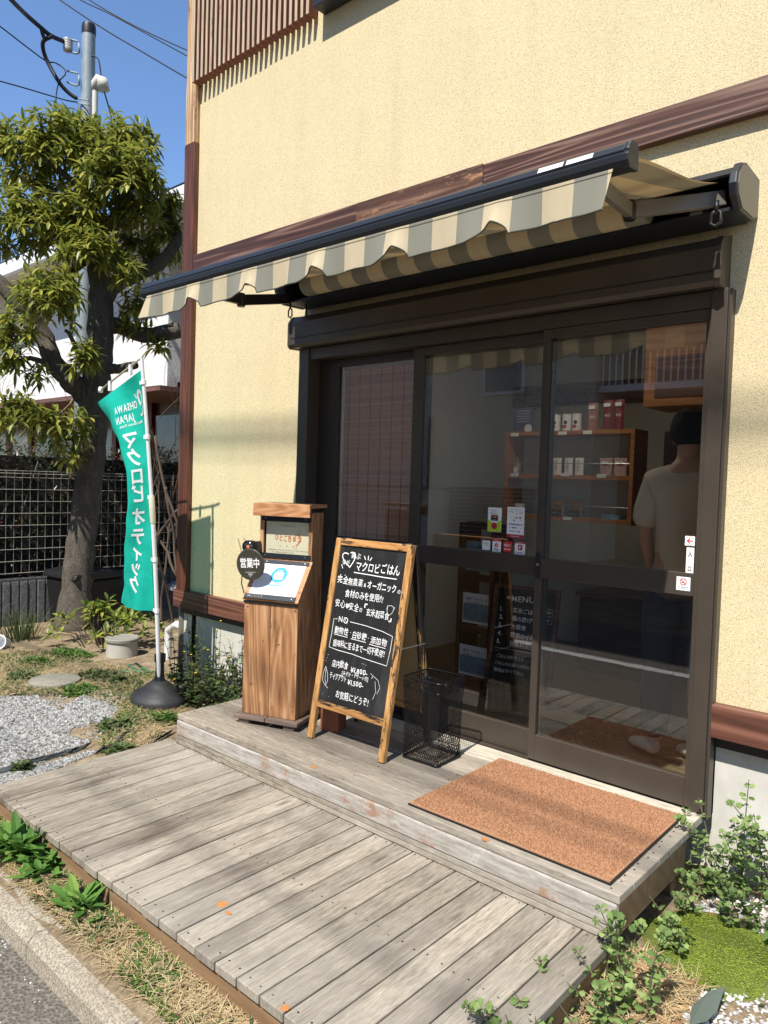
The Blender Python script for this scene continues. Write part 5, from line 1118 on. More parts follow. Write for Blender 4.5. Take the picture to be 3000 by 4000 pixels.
# ================================================================ HOUSE NEXT DOOR, FENCE, HEDGE, POLE
wh = thing('white_house', 'white rendered two storey house with overhanging eaves behind the tree', 'house', (-12, 8, -.3))
MB().box(-30, -8.87, 5.5, 5.66, 2.47, 4.60).box(-9.03, -8.87, 5.66, 14, 2.47, 4.60).box(-30, -29.8, 5.66, 14, -.3, 4.75).box(-30, -8.87, 14, 14.16, -.3, 4.75).build('upper_wall', MAT['white_stucco'], wh, world=True)
m = MB(); m.box(-30, -8.87, 5.66, 14, 2.47, 2.55); m.build('floor_slab', MAT['greige'], wh, world=True)
m = MB(); m.box(-30, -7.45, 4.82, 4.90, 4.42, 4.62).box(-7.52, -7.45, 4.90, 14.6, 4.42, 4.62); m.build('eave_fascia', paint('white_eave', (.78, .80, .82), .5), wh, world=True)
MB().box(-30, -7.52, 4.90, 14.6, 4.46, 4.49).build('soffit', paint('cream_soffit', (.62, .60, .54), .8), wh, world=True)
MB().prism([(4.83, 4.622), (9.7, 5.2), (14.6, 4.622), (14.6, 4.645), (9.7, 5.23), (4.82, 4.645)], 'x', -30, -7.40).build('roof', MAT['charcoal'], wh, world=True)
MB().box(-30, -9.0, 6.3, 6.4, -.3, 2.47).build('ground_floor_wall', cup, wh, world=True)
MB().box(-30, -8.80, 5.35, 6.4, 2.40, 2.468).build('brown_lintel', MAT['band_low'], wh, world=True)
for i in range(7):
    x = -9.5-1.1*i; MB().box(x-.9, x, 6.26, 6.3, .6, 2.2).build('window', paint('dusk_window', (.10, .12, .12), .15), wh, world=True); MB().box(x, x+.14, 6.22, 6.3, -.3, 2.4).build('red_post', paint('red_brown_post', (.11, .018, .014), .5), wh, world=True)
MB().prism([(4.9, 2.18), (6.2, 2.42), (6.2, 2.48), (4.9, 2.24)], 'x', -30, -13.2).build('lower_roof', paint('tan_tiles', (.26, .19, .11), .8, 0, .3, 20), wh, world=True)
# block wall + mesh fence
bwm = NT('split_face_block'); v_ = bwm.mapping((1, 1, 1)); bn_ = bwm.noise(30, 7, .75)
bwm.col(bwm.ramp(bn_, [(.3, (.07, .072, .075)), (.7, (.24, .24, .24))])); bwm.set(.9); bwm.bump(bn_, 1.0, .02)
bwall = thing('block_wall', 'dark ribbed split-face block wall below the mesh fence', 'wall', (-7.65, 4, -.35)); m = MB(); rr = random.Random(6)
y = -1.0
while y < 9.0:
    m.box(-7.66, -7.58+rr.uniform(0, .012), y+.005, y+.075, -.40, .15); y += .085
m.box(-7.70, -7.60, -1, 9, -.4, .145); m.build('ribbed_blocks', bwm.mat, bwall, world=True, bevel=.006); MB().box(-7.70, -7.585, -1, 9, .15, .175).build('coping', paint('dark_coping', (.09, .09, .09), .8, 0, .2, 20), bwall, world=True)
fn = thing('mesh_fence', 'pale welded wire mesh fence on the block wall', 'fence', (-7.64, 4, .17)); wr_ = paint('galvanised_wire', (.42, .40, .34), .5, .4, .1, 20)
ys = [1.75, 3.75, 5.75]
for k in range(3):
    y0 = ys[k]-.005 if k else 1.75-.005; m = MB(); y0, y1 = ys[k]+.03, ys[k]+1.97; n = 25
    for i in range(n+1): yy = y0+(y1-y0)*i/n; m.tube([(-7.60, yy, .22), (-7.60, yy, 1.20), (-7.585, yy, 1.235), (-7.60, yy, 1.262)], .0028, 3)
    for j in range(9): m.tube([(-7.598, y0, .235+.12*j), (-7.598, y1, .235+.12*j)], .0035, 3)
    m.tube([(-7.585, y0, 1.235), (-7.585, y1, 1.235)], .0035, 3); m.tube([(-7.60, y0, 1.262), (-7.60, y1, 1.262)], .0035, 3)
    m.build('mesh_panel', wr_, fn, world=True)
for yy in (-.25+2.0, 3.75, 5.75, 7.75): MB().box(-7.665, -7.625, yy-.02, yy+.02, .17, 1.22).build('post', paint('grey_post', (.30, .32, .31), .5, .3), fn, world=True, bevel=.003)
# ================================================================ FOLIAGE TOOLS
def leafmat(name, stops, transl=.3, rough=.45, spec=.4):
    m = NT(name); i = m.island(); n = m.noise(6, 3); f = m.math('ADD', m.math('MULTIPLY', i, .7), m.math('MULTIPLY', n, .3)); c = m.ramp(f, stops)
    m.col(c); m.set(rough, spec=spec); tl = m.n.new('ShaderNodeBsdfTranslucent'); m.lk(c, tl.inputs[0]); mx = m.n.new('ShaderNodeMixShader'); mx.inputs[0].default_value = transl
    m.lk(m.b.outputs[0], mx.inputs[1]); m.lk(tl.outputs[0], mx.inputs[2]); m.lk(mx.outputs[0], m.out.inputs[0]); return m.mat
def leaf(mb, p, d, L, wd, droop=.5, seg=4, fold=.25, up=Vector((0, 0, 1)), shape=(0, .75, 1, .72, 0)):
    """lance-shaped leaf: midrib from p along d, bending down"""
    d = d.normalized(); s = d.cross(up); s = s.normalized() if s.length > .05 else Vector((1, 0, 0)); q = Vector(p); vs = []; n = s.cross(d)
    for i in range(seg+1):
        t = i/seg; k = t*(len(shape)-1); j = min(int(k), len(shape)-2); w_ = (shape[j]+(shape[j+1]-shape[j])*(k-j))*wd/2
        if w_ < 1e-5: w_ = wd*.03
        vs += [q+s*w_+n*(w_*fold), q, q-s*w_+n*(w_*fold)]
        d = (d - up*(droop*L/seg*(1.0)/max(L, .001)*.55)).normalized(); n = s.cross(d); q = q+d*(L/seg)
    fs = []
    for i in range(seg): b = 3*i; fs += [(b, b+1, b+4, b+3), (b+1, b+2, b+5, b+4)]
    mb.add(vs, fs)
def rdir(rd, lo=-1, hi=1):
    a = rd.uniform(0, 2*math.pi); z = rd.uniform(lo, hi); r_ = math.sqrt(max(0, 1-z*z)); return Vector((r_*math.cos(a), r_*math.sin(a), z))
def rosette(mb, p, ax, rd, n, L, wd, droop=.5, spread=.75):
    ax = ax.normalized(); a = Vector((0, 0, 1)) if abs(ax.z) < .9 else Vector((1, 0, 0)); u = ax.cross(a).normalized(); v = ax.cross(u); a0 = rd.uniform(0, 6.28)
    for i in range(n):
        an = a0+i*2.399; t = i/n; o = spread*(1.3-.75*t)+rd.uniform(-.15, .15); d = ax*math.cos(o*1.35)+(u*math.cos(an)+v*math.sin(an))*math.sin(o*1.35)
        leaf(mb, p-ax*(.05*(1-t)), d, L*rd.uniform(.7, 1.15)*(1-.25*t), wd*rd.uniform(.8, 1.2), droop*rd.uniform(.5, 1.4))
def twist(pts, rd, amp, n=4):
    """smooth wobbly path through pts"""
    out = []; P = [Vector(p) for p in pts]
    for i in range(len(P)-1):
        a = P[max(i-1, 0)]; b = P[i]; c = P[i+1]; d = P[min(i+2, len(P)-1)]
        for k in range(n):
            t = k/n; q = .5*((2*b)+(c-a)*t+(2*a-5*b+4*c-d)*t*t+(3*b-a-3*c+d)*t**3); out.append(q+Vector((rd.uniform(-1, 1), rd.uniform(-1, 1), rd.uniform(-.3, .3)))*amp)
    out.append(P[-1]); return out
def rads(r, n): return [r[0]+(r[1]-r[0])*(i/(n-1))**.8 for i in range(n)]
bark = None
def barkm():
    m = NT('ridged_grey_bark'); v = m.mapping((3.5, 3.5, .9)); n = m.noise(7, 8, .75, v, .5); n2 = m.noise(2.2, 4); n3 = m.noise(60, 5, .7)
    c = m.ramp(m.math('ADD', m.math('MULTIPLY', n, .6), m.math('MULTIPLY', n3, .4)), [(.3, (.055, .046, .038)), (.5, (.13, .112, .093)), (.7, (.25, .22, .185))]); c = m.mix(m.ramp(n2, [(.52, 0.), (.7, .6)]), c, (.20, .185, .12))
    m.col(c); m.set(.95, spec=.1); m.bump(m.math('ADD', n, n3), 1.0, .015); return m.mat
bark = barkm()

# ================================================================ BIG TREE
tr = thing('evergreen_tree', 'pollarded evergreen tree with thick grey trunk and long leaves left of the shop', 'tree', (-7.06, 3.42, -.3))
rd = random.Random(77); TD_ = 7.32
T = lambda px, py, dd=0.0: at(px, py, TD_+dd)
def limb(name, pts, r, amp=.008, n=12, sub=4):
    P = twist(pts, rd, amp, sub); R_ = rads(r, len(P)) if len(r) == 2 else [r[min(int(i/(len(P)-1)*(len(r)-1)), len(r)-2)]+(r[min(int(i/(len(P)-1)*(len(r)-1)), len(r)-2)+1]-r[min(int(i/(len(P)-1)*(len(r)-1)), len(r)-2)])*((i/(len(P)-1)*(len(r)-1))-min(int(i/(len(P)-1)*(len(r)-1)), len(r)-2)) for i in range(len(P))]
    R_ = [q*.80*(1+.06*rd.uniform(-1, 1)) for q in R_]
    return MB().tube(P, R_, n).build(name, bark, tr, world=True, smooth=True)
limb('trunk', [T(285, 2475), T(300, 2300), T(318, 2120), T(338, 1950), T(355, 1780), T(368, 1600), T(380, 1440), T(395, 1290), T(392, 1120), T(372, 1000), T(345, 900), T(352, 820)], [.235, .185, .165, .165, .16, .165, .17, .155, .14, .125, .11, .08], .01, 22)
limb('limb', [T(350, 1560), T(290, 1500, -.1), T(230, 1440, -.15), T(195, 1380, -.2), T(165, 1300, -.2), T(110, 1220, -.3), T(50, 1165, -.35), T(-20, 1085, -.4)], [.15, .11, .10, .08])
limb('limb', [T(400, 1270, 0), T(470, 1275, .1), T(560, 1310, .1), T(640, 1300, .15), T(700, 1290, .2)], [.11, .10, .095, .11], .012)
limb('limb', [T(400, 1180), T(450, 1110, .1), T(530, 1075, .2), T(620, 1030, .3), T(680, 960, .4), T(690, 900, .5), T(640, 840, .4)], [.12, .095, .07, .05])
limb('limb', [T(430, 1440), T(470, 1440, -.05), T(530, 1425, -.1)], [.07, .05])
limb('limb', [T(360, 900), T(430, 890, -.05), T(490, 840, -.1), T(505, 780, -.15), T(500, 700, -.2)], [.075, .06, .04, .03])
limb('limb', [T(350, 860), T(300, 730, -.1), T(220, 660, -.2), T(130, 600, -.25), T(60, 560, -.3)], [.06, .045, .035, .02])
limb('limb', [T(372, 960), T(300, 880, -.1), T(240, 840, -.25), T(150, 820, -.35), T(60, 800, -.4)], [.07, .05, .035, .02])
limb('limb', [T(345, 1010, -.05), T(250, 1090, -.25), T(200, 1150, -.35), T(190, 1250, -.4)], [.05, .03])
limb('limb', [T(330, 1440, -.1), T(285, 1330, -.2), T(255, 1290, -.3)], [.035, .02])
limb('limb', [T(240, 1480, -.2), T(190, 1430, -.35), T(120, 1400, -.4), T(60, 1420, -.5)], [.05, .02])
MB().tube([T(404, 905, -.05), T(405, 850, -.05)], [.075, .07], 14).build('cut_stub', bark, tr, world=True, smooth='auto')
# leaf pads: centre px, radii px, depth offset, rosettes
pads = [(60, 555, 110, 70, -.2, 34), (190, 560, 150, 105, -.3, 60), (390, 600, 190, 95, 0, 70), (520, 560, 100, 70, .1, 26), (250, 470, 60, 40, -.1, 7), (420, 500, 130, 40, 0, 14), (490, 690, 150, 120, -.3, 80), (360, 570, 100, 60, -.3, 20), (130, 690, 140, 60, -.1, 26), (110, 850, 150, 90, -.4, 66), (250, 760, 160, 60, .2, 30), (300, 850, 110, 90, -.3, 44), (520, 820, 90, 70, -.1, 30), (350, 960, 130, 70, -.4, 40), (200, 930, 120, 50, -.2, 24), (450, 1010, 110, 60, .3, 26), (590, 690, 40, 50, 0, 5),
        (640, 870, 70, 110, .5, 34), (670, 800, 40, 40, .4, 10), (640, 1010, 70, 60, .5, 14), (530, 940, 80, 50, .4, 16), (200, 1170, 110, 110, -.7, 50), (190, 1110, 90, 60, -.6, 20), (20, 960, 60, 50, -.2, 10), (520, 1190, 60, 55, .0, 14), (540, 1280, 60, 22, .0, 8), (620, 1345, 40, 25, .1, 5), (50, 1310, 100, 90, -.5, 28), (60, 1420, 70, 60, -.5, 12), (150, 1470, 60, 40, -.4, 6), (330, 1400, 70, 60, -.7, 14), (490, 1060, 60, 60, -.3, 10),
        (150, 1640, 190, 60, -.5, 34), (60, 1600, 90, 60, -.5, 16), (250, 1700, 100, 60, -.4, 16), (280, 1780, 50, 40, -.4, 6)]
big = MB(); tw = MB(); rd = random.Random(5)
for (cx_, cy_, rx, ry, dd, n) in pads:
    c = T(cx_, cy_, dd); sc = (TD_+dd)/FPX; A = RGT*rx*sc; Bv = UPV*ry*sc; Dv = FWD*(rx+ry)*.5*sc*.8
    for i in range(int(n*1.3)):
        q = rdir(rd, -.7, 1); rr_ = rd.uniform(.45, 1.28); p = c+A*q.x*rr_+Dv*q.y*rr_+Bv*q.z*rr_
        ax = (A.normalized()*q.x+Dv.normalized()*q.y*.6+Vector((0, 0, 1))*(.55+.4*q.z)).normalized()
        rosette(big, p, ax, rd, rd.randint(6, 12), .165*rd.uniform(.75, 1.2), .034, 1.3, rd.uniform(.8, 1.15))
        if i % 3 == 0: tw.tube([c+(p-c)*.15+Vector((0, 0, -.04)), c+(p-c)*.6, p-ax*.02], [.009, .006, .004], 5)
lg = leafmat('long_leaf_green', [(0, (.05, .085, .018)), (.25, (.15, .19, .035)), (.6, (.32, .34, .06)), (.9, (.50, .47, .09)), (1, (.70, .60, .10))], .42, .4, .45)
big.build('crown', lg, tr, world=True); tw.build('twigs', bark, tr, world=True, smooth=True, kind='stuff')

# ================================================================ UTILITY POLE AND WIRES
up_ = thing('utility_pole', 'galvanised steel utility pole with black cap rising behind the tree', 'pole', (-8.2, 3.9, -.4))
PTOP = at(347, 112, 8.35); PBOT = Vector((PTOP.x+.02, PTOP.y-.02, -.4))
MB().tube([PBOT, PTOP-Vector((0, 0, 2.2)), PTOP], [.098, .085, .073], 20).build('shaft', MAT['galv'], up_, world=True, smooth='auto')
MB().tube([PTOP-Vector((0, 0, .07)), PTOP+Vector((0, 0, .0)), PTOP+Vector((0, 0, .04))], [.078, .079, .072], 20).build('cap', MAT['black'], up_, world=True, smooth='auto')
VP_ = at(372, 345, 8.25); m = MB(); m.tube([VP_-Vector((0, 0, 4.5)), VP_], .032, 12); m.build('vent_pipe', paint('cream_pipe', (.62, .60, .52), .5), up_, world=True, smooth='auto')
MB().tube([VP_-Vector((.0, 0, .02)), VP_+Vector((0, 0, .06)), VP_+RGT*.03+Vector((0, 0, .10)), VP_+RGT*.08+Vector((0, 0, .08)), VP_+RGT*.10+Vector((0, 0, -.02))], [.04, .045, .052, .06, .062], 14).build('vent_hood', paint('cream_hood', (.70, .68, .58), .4), up_, world=True, smooth=True)
q = lambda px, py, d=8.3: at(px, py, d)
for py in (180, 305):
    MB().tube([q(308, py-12), q(300, py-20), q(262, py-28)], .011, 6).tube([q(308, py+26), q(298, py+30), q(262, py+16)], .011, 6).tube([q(308, py-12), q(310, py+26)], .012, 6).build('bracket', MAT['galv'], up_, world=True, smooth=True)
for k in range(4): MB().lathe([(0, -.02), (.05, -.02), (.055, 0), (.05, .02), (0, .02)], 14, c=tuple(q(265, 162+10*k))).build('insulator', paint('grey_porcelain', (.40, .40, .38), .3), up_, world=True, smooth='auto')
m = MB()
for py in (385, 402): m.tube([q(300, py), q(345, py+8, 8.2), q(370, py+14)], .008, 6)
m.build('clamp_band', MAT['galv'], up_, world=True)
def wire(pts, r, label, d=8.3, group=None):
    P = twist([at(a, b, dd) for a, b, dd in pts], random.Random(1), 0, 6); return MB().tube(P, r, 6).build('cable', MAT['cable'], None, smooth=True, label=label, cat='cable', **({'group': group} if group else {}))
wire([(-60, -120, 7.0), (45, 0, 7.4), (105, 60, 7.8), (160, 108, 8.0), (200, 140, 8.1), (258, 165, 8.3)], .024, 'thick black twisted cable coming down from the top left to the pole insulators')
wire([(160, 108, 8.0), (175, 150, 8.05), (205, 140, 8.1), (170, 160, 8.1), (170, 200, 8.15), (190, 250, 8.2), (230, 320, 8.2), (265, 360, 8.25), (300, 385, 8.28)], .022, 'black cable loop hanging beside the pole below the insulators')
wire([(-60, 65, 7.6), (0, 103, 7.8), (100, 180, 8.0), (180, 238, 8.2), (215, 245, 8.2), (250, 268, 8.2), (255, 290, 8.2), (232, 318, 8.2), (220, 370, 8.2), (224, 420, 8.2), (270, 470, 8.3)], .007, 'thin black wire from the left edge curling below the second bracket')
wire([(-60, 300, 7.6), (0, 317, 7.8), (100, 345, 8.0), (190, 372, 8.2), (260, 392, 8.3), (305, 400, 8.3)], .007, 'thin black wire reaching the pole from the left edge just above the tree')
wire([(357, 218, 8.3), (385, 235, 8.3), (400, 330, 8.3), (425, 420, 8.3), (450, 520, 8.3)], .008, 'black stay wire running down the right side of the pole')
wire([(120, -90, 10), (235, 0, 10), (400, 110, 10), (560, 205, 10), (725, 302, 10), (900, 400, 10)], .009, 'lowest of the three black wires crossing the sky to the shop corner')
wire([(230, -60, 10.5), (315, 0, 10.5), (420, 50, 10.5), (560, 125, 10.5), (728, 217, 10.5), (900, 310, 10.5)], .008, 'middle one of the three black wires crossing the sky to the shop corner')
wire([(270, -60, 10.7), (350, 0, 10.7), (450, 60, 10.7), (560, 118, 10.7), (728, 195, 10.7), (900, 265, 10.7)], .008, 'highest of the three black wires crossing the sky to the shop corner')
# street cables overhead behind the camera (they shade the wall and the deck)
for (yc, zsh, r, lb) in [(-4.8, 1.60, .026, 'thickest'), (-4.8, 1.48, .014, 'thinnest'), (-4.6, -.62, .018, 'second thickest'), (-4.6, -.84, .013, 'third'), (-4.6, -2.15, .009, 'lowest')]:
    z = zsh+1.45*(3-yc); P = [Vector((x, yc+.012*x, z-.05*math.sin((x+14)/28*math.pi)*0+.0015*(x+2)**2*.6+.02*(x+2)*(1 if zsh > 0 else .5)*(-1))) for x in range(-14, 13, 2)]
    MB().tube(P, r, 6).build('street_cable', MAT['cable'], None, smooth=True, label='%s black cable strung high above the street' % lb, cat='cable')

# ================================================================ HOUSE ACROSS THE STREET (seen mirrored in the glass)
oh = thing('opposite_house', 'grey rendered house with white balcony rail across the street, mirrored in the door glass', 'house', (-6, -9, -.3))
gw = stucco('grey_beige_render', (.76, .70, .58), (.25, .23, .2), 60)
MB().box(-22, -6.9, -14, -8.3, -.3, 9.6).build('wall', gw, oh, world=True)
MB().box(-6.9, 5.0, -14, -9.6, -.3, 9.6).build('rear_wall', stucco('brown_render', (.22, .13, .09), (.1, .06, .04), 60), oh, world=True)
MB().box(-22.5, 5.6, -14.5, -7.9, 9.6, 9.75).build('roof', MAT['charcoal'], oh, world=True)
MB().box(-6.9, -.5, -9.6, -8.5, 3.28, 3.42).build('balcony_floor', MAT['white'], oh, world=True); m = MB()
for i in range(46): m.box(-6.85+.14*i, -6.82+.14*i, -8.53, -8.50, 3.42, 4.35)
m.box(-6.9, -.5, -8.54, -8.49, 4.35, 4.42); m.build('balcony_rail', MAT['white'], oh, world=True)
m = MB(); m.box(-9.7, -8.6, -8.32, -8.24, 3.35, 4.3); f_ = m.build('window', MAT['white'], oh, world=True); MB().box(-9.62, -8.68, -8.25, -8.22, 3.43, 4.22).build('pane', paint('dim_window', (.16, .18, .19), .15), f_, world=True)
m = MB(); m.box(-6.6, -1.0, -9.62, -9.5, -.3, 2.9); f_ = m.build('garage_door', paint('dark_door', (.05, .045, .04), .6), oh, world=True)
MB().tube([(-11.2, -8.25, -.3), (-11.2, -8.25, 2.9)], .05, 10).build('downpipe', MAT['greige'], oh, world=True, smooth='auto')
gwall = thing('garden_wall', 'low grey garden wall with dark louvred gate across the street', 'wall', (-12, -7.6, -.3)); MB().box(-22, -10.2, -7.75, -7.6, -.4, 1.15).build('wall_body', gw, gwall, world=True); MB().box(-22, -10.15, -7.78, -7.57, 1.15, 1.2).build('coping', MAT['greige'], gwall, world=True)
m = MB(); [m.box(-10.1, -7.9, -7.7, -7.67, .0+.09*k, .06+.09*k) for k in range(14)]; m.build('louvred_gate', MAT['charcoal'], gwall, world=True)
MB().box(-30, 30, -7.45, -7.25, -.5, -.30).build('far_kerb', MAT['concrete'], None, kind='structure')

# ================================================================ HEDGE, SHRUBS
hg = thing('photinia_hedge', 'dense dark red and green hedge behind the mesh fence', 'hedge', (-8.3, 4, -.3))
rd = random.Random(31); m = MB()
for i in range(15000):
    y = rd.uniform(.8, 8.6); x = rd.choice((rd.uniform(-7.95, -7.72), rd.uniform(-8.7, -7.8))); zt_ = 1.55+.16*mnoise.noise(Vector((x*2, y*2.2, 1)))
    z = rd.uniform(-.1, zt_) if x > -7.96 else rd.uniform(zt_-.35, zt_+.03)
    leaf(m, (x, y, z), rdir(rd, -.4, .9)+Vector((.5, 0, 0)), rd.uniform(.05, .09), .028, .4, 2, .3)
hl = leafmat('hedge_leaf', [(0, (.02, .035, .014)), (.5, (.05, .075, .028)), (.8, (.11, .06, .035)), (1, (.34, .07, .04))], .25, .35, .45)
m.build('leaves', hl, hg, world=True)
m = MB(); rr = random.Random(3)
for i in range(60): y = rr.uniform(.9, 8.5); m.tube([(-8.2+rr.uniform(-.2, .2), y, -.3), (-8.1+rr.uniform(-.2, .2), y+rr.uniform(-.2, .2), .6), (-8.1+rr.uniform(-.3, .3), y+rr.uniform(-.3, .3), 1.4)], [.02, .012, .006], 5)
m.build('stems', bark, hg, world=True, smooth=True)
MB().box(-8.62, -8.02, .9, 8.5, -.3, 1.42).build('inner_shade', paint('hedge_core_shade', (.02, .017, .013), .95, 0, .5, 30), hg, world=True)  # solid dark core, painted to stand for the shade between the leaves
bt_ = thing('black_container', 'black plastic container standing behind the tree trunk', 'container', (-7.35, 3.6, -.3), R(5))
T_ = [(-.26, 0), (.26, 0), (.31, .52), (-.31, .52)]
MB().prism([(-.22, 0), (.22, 0), (.28, .50), (-.28, .50)], 'x', -.2, .35).build('container_body', MAT['black'], bt_, bevel=.03, seg=3); MB().prism([(-.31, .50), (.31, .50), (.28, .56), (0, .60), (-.28, .56)], 'x', -.23, .38).build('lid', MAT['black'], bt_, bevel=.02)
# leafless twiggy shrub by the left edge and sapling by the banner
def bare(name, label, base, h, n, mat, rd, spread=.5, r0=.012):
    o = thing(name, label, 'shrub', tuple(base)); m = MB()
    def grow(p, d, L, r, lv):
        pts = [p]; q = p; dd = d.normalized()
        for i in range(5): dd = (dd+rdir(rd)*.16+Vector((0, 0, .05))).normalized(); q = q+dd*L/5; pts.append(q)
        m.tube(pts, [r*(1-.12*i) for i in range(6)], 4, caps=False)
        if lv > 0:
            for i in range(3 if lv > 1 else 4): k = rd.randint(2, 5); grow(pts[k], dd+rdir(rd, -.2, .9)*spread*1.4, L*rd.uniform(.35, .6), r*.5, lv-1)
    for i in range(n): grow(Vector(base)+Vector((rd.uniform(-.15, .15), rd.uniform(-.15, .15), 0)), Vector((rd.uniform(-.3, .3)*spread, rd.uniform(-.3, .3)*spread, 1)), h*rd.uniform(.7, 1), r0, 3)
    m.build('stems', mat, o, world=True, smooth=True); return o
tan = paint('tan_twig', (.36, .28, .15), .9, 0, .2, 20); brn = paint('brown_twig', (.10, .07, .05), .9, 0, .2, 20)
for k, (x, y, lb) in enumerate([(-9.2, 2.5, 'at the left edge'), (-9.3, 3.3, 'just left of the tree trunk')]): bare('bare_shrub', 'leafless tan twiggy shrub behind the hedge %s' % lb, (x, y, -.3), 2.2, 7, tan, random.Random(40+k), .9, .014)
bare('sapling', 'thin leafless sapling between the banner and the shop corner', (-6.4, 4.0, -.28), 2.3, 2, brn, random.Random(9), .5, .016)
m = MB(); a = at(600, 2030, 6.6); 
for (p_, q_) in [((600, 1700), (700, 2290)), ((640, 1900), (700, 2120)), ((560, 2000), (690, 2250)), ((690, 1990), (560, 2140))]: m.tube(twist([at(*p_, 6.3), at((p_[0]+q_[0])/2+10, (p_[1]+q_[1])/2, 6.3), at(*q_, 6.2)], random.Random(2), .01), [.014]*4+[.012]*5, 5)
m.build('fallen_branches', brn, None, smooth=True, label='bare branches leaning against the fence between banner and shop corner', cat='branches')
# low grey lean-to roof behind banner, pipe at the corner
rf = thing('low_shed', 'low shed with pale grey ribbed roof between banner and shop corner', 'shed', (-6.3, 4.6, -.3)); MB().prism([(4.3, .05), (5.6, .45), (5.6, .49), (4.3, .09)], 'x', -6.9, -5.2).build('roof', paint('pale_grey_sheet', (.30, .33, .36), .5, .2, .08, 10), rf, world=True); MB().box(-6.85, -5.25, 4.45, 5.55, -.3, .08).build('shed_wall', MAT['greige'], rf, world=True)
dpipe = thing('corner_pipe', 'grey vertical drain pipe below the shop corner with pale elbow', 'pipe', (-4.64, 3.05, -.3)); MB().tube([(-4.63, 3.04, -.3), (-4.63, 3.04, .33)], .03, 12).build('pipe_shaft', MAT['greige'], dpipe, world=True, smooth='auto'); MB().tube([(-4.63, 3.1, .12), (-4.95, 3.2, .10), (-5.15, 3.25, .02), (-5.17, 3.26, -.25)], .03, 12).build('pipe_elbow', MAT['white'], dpipe, world=True, smooth='auto')

# ================================================================ PLANTS
def plant(name, label, cat='plant', group=None, base=(0, 0, 0)): return thing(name, label, cat, base, group=group)
# yellow-green shrub below the tree
p0 = onZ(370, 2540, -.29); o = plant('variegated_shrub', 'glossy yellow-green leafy shrub at the foot of the tree', 'shrub', base=tuple(p0)); rd = random.Random(12); m = MB(); ms = MB()
for i in range(44):
    a = rd.uniform(0, 6.28); r_ = rd.uniform(0, .50)**.8*1.0; h = .36*(1-(r_/.75)**2)*rd.uniform(.55, 1.1)+.06; tip = p0+Vector((r_*math.cos(a)*1.0, r_*math.sin(a)*.8+.1, h)); ms.tube([p0+Vector((r_*.3*math.cos(a), r_*.3*math.sin(a)+.1, 0)), (p0+tip)/2+Vector((0, 0, .06)), tip], [.006, .005, .003], 4)
    rosette(m, tip, Vector((math.cos(a)*.5, math.sin(a)*.5-.15, 1)), rd, rd.randint(6, 9), .125, .034, .9, .85)
m.build('leaves', leafmat('yellow_green_leaf', [(0, (.05, .10, .02)), (.4, (.16, .22, .03)), (.8, (.34, .37, .06)), (1, (.46, .43, .09))], .3, .3, .5), o, world=True); ms.build('stems', brn, o, world=True)
# grassy tuft, weeds far left
def tuft(name, label, c, n, L, wd, mat, rd, sp=.12, cat='plant', up=.9):
    o = plant(name, label, cat, base=tuple(c)); m = MB()
    for i in range(n): a = rd.uniform(0, 6.28); r_ = rd.uniform(0, sp); d = Vector((math.cos(a)*.6*rd.random(), math.sin(a)*.6*rd.random(), up)); leaf(m, (c[0]+r_*math.cos(a), c[1]+r_*math.sin(a), c[2]), d, L*rd.uniform(.5, 1.1), wd, .9*rd.random(), 5, .3, shape=(.8, 1, .8, .5, .05))
    m.build('blades', mat, o, world=True); return o
grn = leafmat('fresh_green', [(0, (.03, .07, .012)), (.5, (.08, .16, .03)), (1, (.20, .28, .06))], .3, .5, .3); dgr = leafmat('dull_green', [(0, (.03, .055, .018)), (.6, (.09, .13, .045)), (1, (.20, .22, .09))], .25, .6, .2)
strw = leafmat('dry_straw', [(0, (.26, .18, .09)), (.5, (.50, .39, .21)), (1, (.72, .60, .38))], .2, .7, .2)
p = onZ(85, 2505, -.3); tuft('grass_tuft', 'tall green grassy tuft with white buds below the block wall', p, 90, .36, .012, dgr, random.Random(3), .16)
